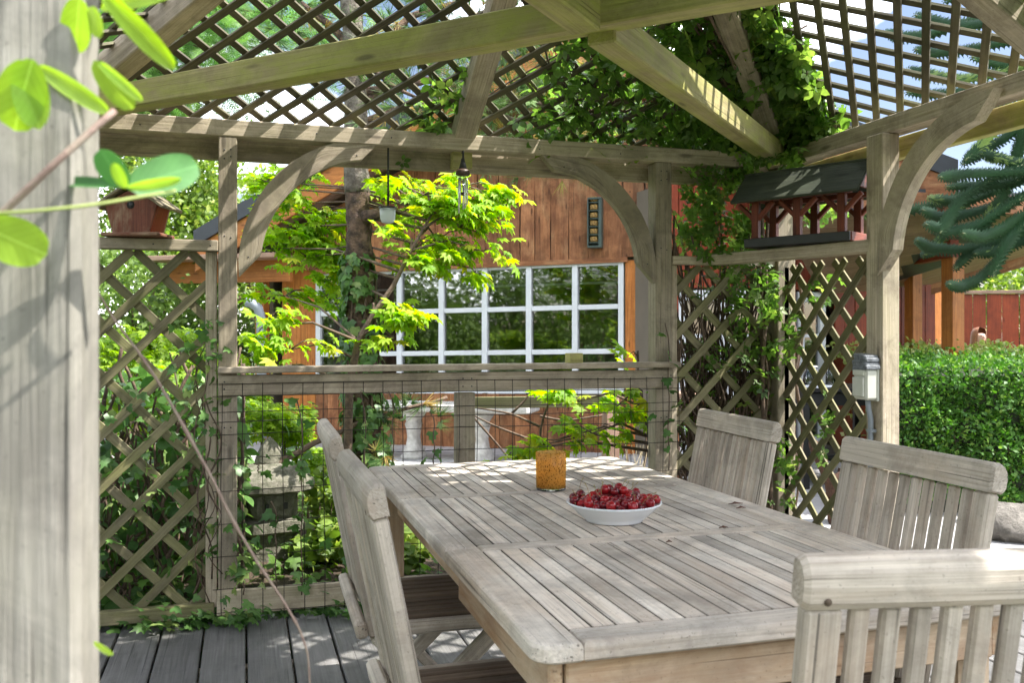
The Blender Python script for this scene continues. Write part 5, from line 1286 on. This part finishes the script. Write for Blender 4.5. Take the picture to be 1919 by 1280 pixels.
maple('low_maple', 'low young golden maple behind the mesh at the far corner of the table', cam2w((1230 - 960) / FPX * 4.75, 4.75, 0), spr2, [(1235, 1000, 4.75), (1225, 860, 4.75), (1212, 790, 4.75), (1200, 745, 4.75), (1196, 690, 4.72)], .014, .10, 170)

# lime shrubs, perennials and the vine behind the left lattice -----------------------------
t = thing('lime_shrub', 'lime green fern leaved shrub behind the left lattice panel', 'shrub', cam2w(-2.3, 5.6, 0)); crown(t, [Wb(240, 660, 5.6, 90, 40, 700, .35), Wb(350, 690, 5.5, 80, 42, 800, .35), Wb(300, 640, 5.9, 110, 28, 500, .3), Wb(300, 760, 5.6, 120, 60, 600, .3)], .055, L_fern, MAPLE, 'foliage', sunny=.8, rnd=.6)
for q in range(6): c = W(230 + 30 * q, 700, 5.6); obj('stem', MB().tube([Vector((c.x, c.y, -.1)), c], [.012, .005], 5), M_twig, t)
t = thing('lime_shrub', 'lime green fern leaved shrub above the stone lantern', 'shrub', cam2w(-1.5, 5.9, 0)); crown(t, [Wb(500, 785, 5.7, 55, 36, 600, .3), Wb(555, 800, 5.9, 45, 45, 500, .3), Wb(580, 860, 5.8, 50, 35, 350, .3), Wb(475, 730, 6.0, 35, 30, 250, .3)], .055, L_fern, MAPLE, 'foliage', sunny=.8, rnd=.6)
for q in range(5): c = W(490 + 22 * q, 800, 5.8); obj('stem', MB().tube([Vector((c.x, c.y, -.1)), c], [.010, .004], 5), M_twig, t)
t = thing('leafy_perennial', 'mid green leafy plants growing right of the stone lantern', 'plant', cam2w(-1.15, 5.2, 0)); crown(t, [Wb(620, 930, 5.1, 50, 55, 420, .25), Wb(650, 1000, 4.8, 55, 45, 380, .25), Wb(590, 1040, 4.7, 45, 30, 200, .2), Wb(740, 960, 4.9, 60, 35, 300, .25), Wb(760, 1040, 4.6, 60, 25, 220, .2)], .062, L_tree, OVAL, 'foliage', sunny=.6)
for q in range(9): c = W(590 + 22 * q, 960, 4.95); obj('stem', MB().tube([Vector((c.x, c.y, -.1)), c + Vector((.03, 0, .05))], [.006, .003], 5), M_twig, t)
# tangled vine left
def tangle(n, box, seed, r=(.003, .010), seg=9, lean=.25):
    g_ = random.Random(seed); out = []
    (x0, x1), (y0, y1), (z0, z1) = box
    for _ in range(n):
        p = Vector((g_.uniform(x0, x1), g_.uniform(y0, y1), z0 + g_.uniform(0, .2))); pts = [p.copy()]; dx = g_.uniform(-lean, lean); H = g_.uniform(.5, 1.) * (z1 - z0)
        ph = g_.uniform(0, 6)
        for q in range(seg):
            p = p + Vector((dx * H / seg + .045 * math.sin(q * 1.4 + ph), g_.uniform(-.03, .03), H / seg * g_.uniform(.7, 1.2)))
            p.x = min(max(p.x, x0), x1); p.y = min(max(p.y, y0), y1); pts.append(p.copy())
        out.append((dens(pts, 3), g_.uniform(*r)))
    return out
def smooth_path(pts):
    for _ in range(2): pts = [pts[0]] + [(pts[i - 1] + pts[i] * 2 + pts[i + 1]) / 4 for i in range(1, len(pts) - 1)] + [pts[-1]]
    return pts
def stem_part(t, stems, mat=M_twig):
    for q, (st, r) in enumerate(stems): obj('stem', MB().tube(smooth_path(st), r, 5), mat, t)
def mixed(t, P, size, mat, proto, nparts, rnd=.9, sunny=.5):
    P = np.array(P); scatter(t, 'leaf', proto, P, leafset(P, size, .35, sunny, .6, rnd), mat, nparts, 'leaves')
t = thing('tangled_climber', 'dense dark climber with brown woody stems behind the left lattice', 'climber', (-.5, 4.3, 0))
stem_part(t, tangle(85, ((-1.0, .0), (4.12, 4.75), (-.05, 1.08)), 3, (.003, .011), lean=.5))
P = [(RNG.uniform(-1.1, .02), RNG.uniform(4.06, 4.9), 1.02 - 1.05 * RNG.random() ** 1.0) for _ in range(1800)]
mixed(t, P, .062, L_ivy, OVAL, 300)
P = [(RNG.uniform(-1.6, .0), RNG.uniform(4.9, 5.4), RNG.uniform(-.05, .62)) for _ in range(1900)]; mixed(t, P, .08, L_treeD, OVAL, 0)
t = thing('lattice_ivy', 'ivy sprays twining through the slats and stile of the left lattice', 'ivy', (-.3, 3.95, 0))
P = []; 
for (x, z, r, n) in ((-.14, 1.15, .07, 26), (-.16, 1.0, .08, 26), (-.30, .62, .08, 14), (-.15, .72, .09, 34), (-.5, .55, .1, 14), (-.14, .35, .07, 18), (-.12, .2, .07, 14), (-.58, .3, .08, 10), (-.4, .95, .07, 10)):
    for _ in range(n): P.append((x + RNG.normal() * r, 3.93 + RNG.random() * .05, z + RNG.normal() * r))
mixed(t, P, .045, L_ivy, IVY, 100); stem_part(t, tangle(9, ((-.2, -.08), (3.93, 3.99), (.05, 1.3)), 8, (.002, .004), lean=.05))
t = thing('mesh_ivy', 'thin ivy strands with scattered dark leaves climbing the wire mesh', 'ivy', (.35, 3.93, 0)); P = []; stm = []
for x0, z0, z1, n in ((.235, .1, .92, 30), (.50, .1, .95, 34), (.06, .62, .66, 3), (.62, .5, .95, 14), (.13, .12, .5, 10), (.80, .55, .86, 8), (.0, .12, .36, 16), (1.93, .55, 1.25, 14)):
    pts = [Vector((x0 + .02 * math.sin(q * 1.7), 3.905, z0 + (z1 - z0) * q / 10)) for q in range(11)]; stm.append((pts, .0028))
    for _ in range(n): P.append((x0 + RNG.normal() * .035, 3.90 + RNG.normal() * .012, RNG.uniform(z0, z1)))
stem_part(t, stm); mixed(t, P, .052, L_ivy, IVY, 170)
t = thing('deck_edge_ivy', 'ground ivy creeping over the deck edge below the kick board', 'ivy', (.2, 3.98, 0)); P = []
for _ in range(1500): 
    x = RNG.uniform(-.75, 1.9); P.append((x, 3.90 + RNG.random() * .34 + .04 * math.sin(x * 9), .012 + RNG.random() ** 2 * .05))
for (x, n) in ((.02, 30), (.42, 16), (-.3, 14)):
    for _ in range(n): P.append((x + RNG.normal() * .07, 3.86 + RNG.normal() * .03, .02 + abs(RNG.normal()) * .05))
mixed(t, P, .048, L_ivy, IVY, 250, rnd=.5, sunny=.9)
t = thing('ground_ivy', 'low ivy and weeds covering the soil between pergola and paving', 'ground cover', (.8, 5.5, 0)); P = []
for _ in range(5200):
    x = RNG.uniform(-3.2, 2.6); y = RNG.uniform(4.3, 7.7)
    if mnoise.noise(Vector((x * 1.1, y * 1.1, 3))) > -.12: P.append((x, y, -.03 + .12 * RNG.random() ** 2))
mixed(t, P, .07, L_vine, IVY, 0, rnd=.5, sunny=.6)
# twiggy dead stems behind the mesh right of the mid post
t = thing('bare_shrub', 'bare brown twiggy shrub behind the mesh right of the middle post', 'shrub', cam2w(.1, 5.0, 0))
for k, pl in enumerate(([(1010, 900), (1012, 800), (1035, 740), (1060, 700)], [(1012, 800), (960, 775), (895, 765)], [(960, 775), (990, 745), (1000, 720)], [(1010, 830), (930, 800), (890, 780)], [(890, 785), (930, 830), (955, 860)], [(1012, 780), (1060, 790), (1130, 778)], [(1180, 900), (1170, 800), (1150, 740)], [(1205, 900), (1215, 820), (1190, 760)], [(1225, 890), (1222, 800), (1235, 740)])):
    obj('twig', MB().tube(smooth_path(dens([W(x, y, 4.9 + .05 * k) for x, y in pl], 4)), [.008 - .005 * i / (4 * len(pl)) for i in range(4 * (len(pl) - 1) + 1)], 5), M_twig, t)
t = thing('dry_grass', 'pale dry stems beside the right mesh post', 'grass', cam2w(.75, 5.0, 0))
g_ = random.Random(4)
for k in range(38): c = W(g_.uniform(1165, 1235), 880, g_.uniform(4.9, 5.4)); c.z = -.1; obj('stalk', MB().tube([c, c + Vector((g_.uniform(-.05, .05), 0, .3)), c + Vector((g_.uniform(-.14, .14), 0, g_.uniform(.45, .7)))], [.003, .0025, .001], 4), plain('straw', (.40, .33, .20), .9) if k == 0 else bpy.data.materials['straw'], t)

# vine over the right rear corner, and unseen vine added for shade on the near half of the roof --------------------------
vine = thing('roof_vine', 'leafy akebia vine covering the right rear corner of the pergola roof', 'climber', (PX1, PY1, 0))
def roofpt(face, s_, u, lift): # face 0 back, 1 right, 2 front, 3 left; u along the slope in plan
    z = ZT + .05 + SLP * u + lift
    if face == 0: return (PC.x + s_, PY1 - u, z)
    if face == 1: return (PX1 - u, PC.y - s_, z)
    if face == 2: return (PC.x - s_, PY0 + u, z)
    return (PX0 + u, PC.y + s_, z)
P = []; 
while len(P) < 1300:
    s_ = RNG.uniform(-.3, 1.7); u = RNG.uniform(-.05, HS)
    if abs(s_) > HS + .05 - u: continue
    edge = (s_ + .05) / 1.3; d_ = min(1, max(0, edge)) ** 1.5 * 1.1 + .05
    if mnoise.noise(Vector((s_ * 3, u * 3, 0))) * .5 + RNG.random() * .9 < d_: P.append(roofpt(0, s_, u, RNG.normal() * .045 + .01))
n0 = len(P)
while len(P) < n0 + 1150:
    s_ = -RNG.uniform(.25, 1.7); u = RNG.uniform(-.05, HS)
    if abs(s_) > HS + .05 - u: continue
    q = PC.y - s_; d_ = min(1, max(0, (q - 3.12 + .55 * (u - .5)) / .5)) * 1.05
    if d_ > .04 and mnoise.noise(Vector((s_ * 3, u * 3, 9))) * .5 + RNG.random() * .8 < d_: P.append(roofpt(1, s_, u, RNG.normal() * .045 + .02))
mixed(vine, P, .085, L_vine, FIVE, 300, sunny=.5)
stm = []
g_ = random.Random(21)
for k in range(34):
    t0 = g_.uniform(.3, 1.0); a = Vector(cn[1]); b = a.lerp(AP, t0); off = Vector((g_.uniform(-.5, .1), g_.uniform(-.4, .15), 0))
    pts = [a.lerp(b + off, q / 8) + Vector((g_.uniform(-.05, .05), g_.uniform(-.05, .05), .05 + g_.uniform(-.03, .05))) for q in range(9)]; stm.append((pts, g_.uniform(.003, .010)))
for k in range(26):
    s0 = g_.uniform(.3, 1.2); pts = [Vector(roofpt(0, s0 + .3 * math.sin(q * .7 + k), .05 + q * .13 * min(1, (1.7 - s0)), .03)) for q in range(8)]; stm.append((pts, g_.uniform(.003, .006)))
stem_part(vine, stm)
vine2 = thing('added_shading_vine', 'thick unseen vine added over the near side of the roof to shade the table', 'climber', (PX1, PY0, 0)); P = []  # out-of-view leaves added to keep sun off table and deck
while len(P) < 4300:
    f = 1 if RNG.random() < .50 else (2 if RNG.random() < .75 else 3); s_ = RNG.uniform(-1.7, 1.7); u = RNG.uniform(-.1, HS)
    if abs(s_) > HS + .05 - u: continue
    if f == 1 and u > .88 and PC.y - s_ < 3.25: pass
    elif f == 1 and PC.y - s_ > 2.18 + .10 * mnoise.noise(Vector((u * 4, s_ * 4, 0))) : continue
    if f == 3 and PC.y + s_ > 2.2: continue
    P.append(roofpt(f, s_, u, RNG.normal() * .05 + .03))
mixed(vine2, P, .15, L_vine, FIVE, 0, sunny=.6, rnd=.5)
t = thing('corner_vine', 'pale green akebia leaves and tangled brown stems hanging on the right rear lattice', 'climber', (2.3, 4.05, 0))
stem_part(t, tangle(230, ((2.0, 2.62), (3.99, 4.22), (.25, 1.75)), 5, (.002, .006), lean=.45) + tangle(22, ((2.45, 2.68), (3.93, 4.1), (.0, 2.1)), 6, (.004, .012), lean=.1))
P = []
for (px, py, rx, ry, D, n) in ((1330, 360, 40, 50, 4.5, 120), (1390, 320, 35, 55, 4.5, 110), (1310, 430, 45, 40, 4.5, 100), (1400, 430, 50, 45, 4.55, 90), (1280, 330, 20, 40, 4.4, 10), (1370, 540, 70, 50, 4.5, 90), (1400, 640, 60, 70, 4.5, 70), (1320, 690, 40, 60, 4.5, 50), (1440, 720, 40, 60, 4.5, 40), (1490, 300, 20, 20, 4.2, 20), (1440, 290, 50, 25, 4.3, 60), (1530, 400, 50, 20, 4.6, 36), (1535, 555, 30, 22, 4.3, 18), (1480, 620, 20, 60, 4.3, 24), (1470, 880, 22, 70, 4.3, 44), (1545, 800, 12, 60, 4.0, 14), (1400, 780, 60, 30, 4.6, 50), (1290, 790, 30, 60, 4.6, 50), (1370, 480, 60, 25, 4.35, 60), (1440, 560, 25, 60, 4.35, 50)):
    for _ in range(n): P.append(tuple(W(px + RNG.normal() * rx * .55, py + RNG.normal() * ry * .55, D + RNG.normal() * .06)))
P = [p for p in P if p[2] > 1.5 or RNG.random() < .8]; mixed(t, P, .056, L_vine, FIVE, 280, sunny=.5)
# conifer sprays top left
fir = thing('weeping_conifer', 'feathery green conifer hanging over the left roof lattice', 'tree', cam2w(-3.6, 7.2, -.1))
obj('trunk', MB().tube([cam2w(-3.6, 7.2, -.2), cam2w(-3.55, 7.2, 2.5), cam2w(-3.5, 7.2, 6)], [.14, .12, .06], 12), M_bark, fir)
fb = [(-3.5, 7.2, 5.2)]; P = []; T_ = []
for k, (px, py, D) in enumerate(((480, 40, 6.4), (420, 100, 6.2), (540, 90, 6.3), (360, 50, 6.4), (600, 40, 6.2), (330, 150, 6.4), (560, 10, 6.6), (450, 160, 6.3), (250, 120, 6.6), (640, 110, 6.0), (500, -40, 6.5), (700, 30, 6.3), (300, 220, 6.8), (230, 250, 6.9), (390, 200, 6.6))):
    e = W(px, py, D); a = cam2w(-3.52, 7.2, max(3.0, e.z + .25)); m_ = (a + e) / 2 + Vector((0, 0, .2)); pts = smooth_path(dens([a, m_, e], 8)); obj('branch', MB().tube(pts, [.022 - .0012 * q for q in range(17)], 6), M_bark, fir)
    for _ in range(230):
        i = int(RNG.uniform(4, 17)); i = min(i, 16); p = np.array(pts[i]); d = RNG.normal(size=3) * np.array([.18, .18, .10]); d[2] -= .05; P.append(p + d); T_.append(d + np.array([0, 0, -.12]))
P = np.array(P); M = frames(rv(len(P)) * .8 + np.array([0, 0, .8]), np.array(T_)) * (.15 * (.7 + .6 * RNG.random(len(P))))[:, None, None]; scatter(fir, 'frond', FROND, P, M, L_fir, 0, 'fronds')

# hedge and pale shrubs ---------------------------------------------------------------
def quad_sample(a, b, c, d, n): 
    u, v = RNG.random((n, 1)), RNG.random((n, 1)); a, b, c, d = map(np.array, (a, b, c, d)); return (a * (1 - u) + b * u) * (1 - v) + (d * (1 - u) + c * u) * v
hd = thing('clipped_hedge', 'dense dark green clipped hedge behind the right hand chair', 'hedge', cam2w(3.6, 6.8, 0))
f0, f1, f2, f3 = (2.46, 6.0), (5.6, 6.0), (6.2, 8.2), (3.36, 8.2); ht = .985
def c3(q, z): return cam2w(q[0], q[1], z)
core = MB(); sh_ = .07
cq = [(f0[0] + sh_ * 1.4, f0[1] + sh_), (f1[0] - sh_, f1[1] + sh_), (f2[0] - sh_, f2[1] - sh_), (f3[0] + sh_, f3[1] - sh_)]
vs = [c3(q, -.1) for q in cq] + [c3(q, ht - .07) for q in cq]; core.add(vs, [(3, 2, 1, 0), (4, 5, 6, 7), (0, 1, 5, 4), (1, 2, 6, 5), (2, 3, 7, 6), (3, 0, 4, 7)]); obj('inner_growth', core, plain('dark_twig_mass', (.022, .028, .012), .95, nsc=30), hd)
P = np.concatenate([quad_sample(c3(f0, .08), c3(f1, .08), c3(f1, ht), c3(f0, ht), 30000), quad_sample(c3(f0, ht), c3(f1, ht), c3(f2, ht), c3(f3, ht), 6000), quad_sample(c3(f0, .08), c3(f3, .08), c3(f3, ht), c3(f0, ht), 2500)])
nz_ = np.array([mnoise.noise(Vector(p) * 4.5) for p in P]); nz2 = np.array([mnoise.noise(Vector(p) * 14) for p in P]); cd = np.array(cam2w(0, 1, 0)); top_ = quad_sample(c3(f0, ht), c3(f1, ht), c3(f2, ht), c3(f3, ht), 1800); top_[:, 2] += np.abs(RNG.normal(size=1800)) * .045
P = np.concatenate([P, top_])
nz_ = np.concatenate([nz_, np.zeros(1800)]); nz2 = np.concatenate([nz2, np.zeros(1800)])
P = P - cd * (nz_ * .11 + nz2 * .05 + RNG.normal(size=len(P)) * .025)[:, None] + np.array([0, 0, 1.]) * (nz_ * .04)[:, None]
scatter(hd, 'leaf', SMALL, P, leafset(P, .030, .5, .4, -.2, 1.0), L_hedge, 0, 'leaves')
for q in range(9): c = cam2w(2.7 + .33 * q, 6.04, -.1); obj('stem', MB().tube([c, c + Vector((.05 * math.sin(q * 3), .03, .35)), c + Vector((.12 * math.sin(q * 5), .04, .75))], [.014, .010, .004], 6), M_twig, hd)
ps = thing('pale_shrub', 'row of pale yellow-green shrubs showing above the clipped hedge', 'shrub', cam2w(4.4, 9, 0))
bl = [Wb(px, py, D, 46, 22, 330, .5) for px, py, D in ((1690, 668, 8.8), (1740, 660, 8.9), (1790, 662, 9.0), (1838, 672, 8.8), (1885, 660, 9.2), (1930, 662, 9.2), (1715, 680, 8.4), (1770, 684, 8.4), (1860, 686, 8.4), (1920, 682, 8.4), (1612, 662, 8.8), (1980, 665, 9.3), (2040, 660, 9.3))]
crown(ps, bl, .06, L_shrub, SMALL, 'foliage', sunny=.6)
bl = [(cw(X, 9.3, .45), (.5, .4, .5), 420) for X in (3.75, 4.4, 5.0, 5.6, 6.2)]; crown(ps, bl, .07, L_shrub, SMALL, 'foliage', sunny=.5)
for q in range(8): c = cam2w(3.7 + .35 * q, 9.0, -.1); obj('stem', MB().tube([c, c + Vector((.04, 0, 1.0))], [.015, .006], 6), M_twig, ps)

# monkey puzzle tree --------------------------------------------------------------------
mk = thing('monkey_puzzle_tree', 'monkey puzzle tree with drooping spiny dark branches at the right edge', 'tree', cam2w(5.3, 7.3, -.1))
obj('trunk', bumpy(MB().tube(dens([cam2w(5.3, 7.3, -.2), cam2w(5.3, 7.3, 3), cam2w(5.25, 7.3, 6.5)], 8), [.19 - .007 * q for q in range(17)], 14), .02, 9), M_barkg, mk)
BR = [[(1729, 393), (1760, 408), (1800, 405), (1850, 392), (1919, 366), (2050, 300)], [(1742, 371), (1780, 378), (1824, 374), (1870, 358), (1919, 338), (2060, 280)], [(1762, 332), (1800, 328), (1850, 326), (1919, 322), (2060, 260)],
      [(1719, 450), (1745, 466), (1790, 470), (1850, 462), (1919, 430), (2060, 330)], [(1730, 479), (1752, 466), (1775, 430), (1800, 390), (1850, 350), (1950, 300)], [(1804, 437), (1840, 446), (1880, 430), (1919, 402), (2040, 320)],
      [(1778, 532), (1800, 538), (1835, 525), (1868, 492), (1895, 456), (1925, 424), (2060, 320)], [(1826, 476), (1870, 470), (1925, 450), (2060, 360)], [(1762, 437), (1778, 408), (1802, 372), (1850, 340), (1960, 290)],
      [(1837, 286), (1870, 296), (1910, 310), (2040, 290)], [(1805, 308), (1840, 285), (1880, 262), (1925, 232), (2050, 180)], [(1716, 28), (1755, 42), (1800, 50), (1860, 44), (1930, 20), (2060, -20)], [(1809, -10), (1860, 22), (1919, 62), (2040, 90)],
      [(1716, 92), (1750, 101), (1800, 96), (1860, 84), (1925, 72), (2060, 60)], [(1702, 130), (1745, 142), (1800, 150), (1860, 140), (1930, 120), (2060, 110)], [(1822, 106), (1865, 120), (1919, 126), (2050, 120)], [(1700, 172), (1750, 178), (1810, 172), (1870, 158), (1930, 140), (2060, 130)],
      [(1840, 200), (1880, 190), (1930, 170), (2050, 150)], [(1850, 0), (1900, 10), (1960, 5), (2060, 0)], [(1890, 330), (1905, 290), (1915, 250), (1950, 200)], [(1860, 560 - 40), (1880, 470), (1900, 440), (1960, 380)], [(1850, 240), (1900, 215), (1960, 180), (2050, 150)],
      [(1770, 0), (1830, -10), (1900, -30)], [(1660, 60), (1690, 70), (1740, 66), (1810, 40), (1900, 10)], [(1790, 215), (1840, 228), (1900, 222), (2050, 190)], [(1790, 505), (1822, 470), (1850, 420), (1890, 350), (1960, 280), (2060, 200)], [(1810, 300), (1850, 262), (1900, 205), (1990, 130)], [(1775, 350), (1830, 350), (1890, 345), (1990, 300)], [(1850, 405), (1880, 370), (1905, 300), (1935, 230)], [(1735, 420), (1775, 436), (1830, 425), (1900, 380), (2040, 300)], [(1612, 398), (1640, 404), (1700, 396), (1760, 380), (1850, 350)]]
SPK = (np.array([(-.22, 0, 0), (.22, 0, 0), (0, .5, .10), (0, 1.0, .14)], float), np.array([(0, 1, 2), (0, 2, 3), (2, 1, 3)]))
for k, pl in enumerate(BR):
    D0 = 6.5 + .35 * math.sin(k * 2.1); pts = dens([W(x, y, D0 + .16 * i + (.5 if k == 23 else 0)) for i, (x, y) in enumerate(pl)], 10); pts = smooth_path(smooth_path(pts)); n = len(pts)
    rr_ = [.007 + .009 * min(1, i / 12) for i in range(n)]; br = obj('branch', MB().tube(pts, rr_, 7), plain('araucaria_stem', (.10, .13, .05), .8) if k == 0 else bpy.data.materials['araucaria_stem'], mk)
    PP = []; NR = []; TP = []; SZ = []
    ln = sum((pts[i + 1] - pts[i]).length for i in range(n - 1)); rings = int(ln / .021)
    for q in range(rings):
        f = q / rings * (n - 1); i = min(int(f), n - 2); p = pts[i].lerp(pts[i + 1], f - i); ax_ = (pts[i] - pts[i + 1]).normalized(); u = ax_.cross(Vector((0, 0, 1))).normalized(); v = ax_.cross(u)
        for m_ in range(7):
            a = 2 * math.pi * (m_ + .5 * (q % 2)) / 7 + .13 * q; rad = u * math.cos(a) + v * math.sin(a)
            PP.append(p + rad * .014); TP.append(rad * 1.0 + ax_ * .55); NR.append(ax_ * .8 - rad * -.55); SZ.append(.048 * (.55 + .45 * min(1, q / 9)) * RNG.uniform(.85, 1.1))
    PP = np.array([tuple(x) for x in PP]); TP = np.array([tuple(x) for x in TP]); NR = np.array([tuple(x) for x in NR]); M = frames(NR, TP) * np.array(SZ)[:, None, None]
    V, F, r = instance(SPK, PP - np.array(wpos(br)), M, np.repeat(RNG.random(), len(PP)) * .7 + .15 * RNG.random(len(PP)) + (np.arange(len(PP)) < 60) * .2)
    so_ = bpy.data.objects.new('spine_leaves', np_mesh('spine_leaves', V, F, L_monk, r)); COL.objects.link(so_); so_.parent = br; so_['kind'] = 'stuff'

# vine right in front of the near post -----------------------------------------------------
fv = thing('foreground_vine', 'blurred akebia shoot with rounded fresh leaves in front of the near left post', 'climber', W(60, 400, .58))
obj('stem', MB().tube(smooth_path(dens([W(-60, 460, .58), W(20, 385, .58), (W(110, 300, .58)), W(215, 207, .60)], 5)), [.0026] * 8 + [.0024] * 8, 8), M_ptwig, fv)
obj('tendril', MB().tube(smooth_path(dens([W(-40, 402, .56), W(60, 396, .56), W(170, 385, .57), W(330, 357, .60)], 5)), .0011, 6), M_gtwig, fv)
obj('stem', MB().tube(smooth_path(dens([W(60, 700, .62), W(60, 500, .62), W(70, 380, .62), W(75, 200, .62), W(78, -60, .62)], 4)), .0008, 5), M_gtwig, fv)
obj('stem', MB().tube(smooth_path(dens([W(157, -60, .66), W(158, 120, .66), W(156, 250, .66)], 4)), .0009, 5), M_ptwig, fv)
def bigleaf(x0, y0, x1, y1, wpx, D, mat, tilt=0, roll=0):
    a, b = W(x0, y0, D), W(x1, y1, D + tilt); y = b - a; l = y.length; y.normalize(); n = -Vector(cam2w(0, 1, 0)); n = (n - y * n.dot(y)).normalized(); n = Matrix.Rotation(roll, 3, y) @ n; x = y.cross(n)
    wd = wpx / FPX * D / .76; m4 = Matrix((x * wd, y * l, n * l)).transposed().to_4x4(); m4.translation = a - Vector(fv.location)
    me = bpy.data.meshes.get('big_leaf_' + mat.name)
    if me is None: pv, pf = p_round(); me = np_mesh('big_leaf_' + mat.name, pv, pf, mat, np.zeros(len(pv)), True)
    o = bpy.data.objects.new('leaf', me); COL.objects.link(o); o.parent = fv; o.matrix_basis = m4
for a in ((62, 112, 20, 245, 100, .56, L_aken, .005), (50, 108, 68, 240, 70, .565, L_aken, -.005), (150, -6, 138, 100, 62, .60, L_aken, .01), (188, -20, 330, 132, 42, .60, L_aken, .03), (176, 112, 250, 208, 46, .61, L_aken, .02), (185, 115, 268, 190, 20, .61, L_aken, .01), (172, 10, 185, 70, 28, .62, L_aken, 0),
          (70, 122, 205, 212, 34, .60, L_aken, .01), (78, 118, 128, 178, 46, .61, L_aken, 0), (-40, 420, 90, 480, 92, .55, L_aken, .02), (176, 1203, 212, 1230, 12, .63, L_aken, 0), (330, -10, 180, 12, 30, .62, L_aken, 0),
          (238, 352, 378, 306, 74, .60, L_akebl, .03, .25), (236, 350, 186, 282, 56, .60, L_akebl, -.02, -.2), (232, 352, 96, 334, 26, .60, L_akebl, .01, .5), (238, 350, 340, 338, 22, .595, L_aken, 0, .6), (236, 352, 212, 306, 24, .59, L_aken, -.01)): bigleaf(*a)
tw = thing('trailing_shoot', 'long bare purplish vine shoot trailing diagonally past the left lattice to the deck', 'vine shoot', W(430, 960, .95))
pl = [(183, 545), (215, 600), (262, 662), (300, 720), (345, 800), (400, 900), (432, 968), (480, 1050), (530, 1125), (560, 1175), (578, 1225), (582, 1300)]; pts = smooth_path(dens([W(x, y, .92 + .006 * i) for i, (x, y) in enumerate(pl)], 5))
n = len(pts); obj('stem', MB().tube(pts, [.0006 + .0009 * math.sin(math.pi * min(1, .12 + .82 * i / n)) ** .8 + (.0007 if i in (20, 21, 31, 44) else 0) for i in range(n)], 8), M_ptwig, tw)

# screw heads on posts, rails and boards (small parts of the pergola)
sc_me = MB().lathe([(0, .0012), (.0028, .001), (.0034, 0), (0, 0)], 8); sc_me.v = [(v[0], -v[2], v[1]) for v in sc_me.v]; sc_me = sc_me.mesh('screw', M_black)
def screw(x, y, z):
    o = bpy.data.objects.new('screw', sc_me); COL.objects.link(o); o.parent = perg; o.location = Vector((x, y, z)) - Vector((PC.x, PC.y, 0))
for x in (-.075, 1.95):
    for z in (.97, 1.0, .065, .105): screw(x, QB - .0775, z)
for x in (.935, .975):
    for z in (.965, 1.0, .07, .1): screw(x, QB - .0775, z)
for x in (-.075, -.05, 1.91, 1.94):
    for z in (1.97, 1.93, 1.60, .8): screw(x, QB - .0556, z + RNG.uniform(-.01, .01))
for x in (-.62, -.35, -.13): screw(x, QB - .0656, 1.563)
for x, z in ((.13, 1.93), (.47, 2.0), (.02, 1.55), (1.75, 1.9), (1.42, 2.0), (1.84, 1.56)): screw(x, QB - .0526, z - .03)
for x in (-.40, .3, .62, 1.3, 1.7, 2.3): screw(x, QB - .0576, 2.05 + RNG.uniform(-.01, .01))
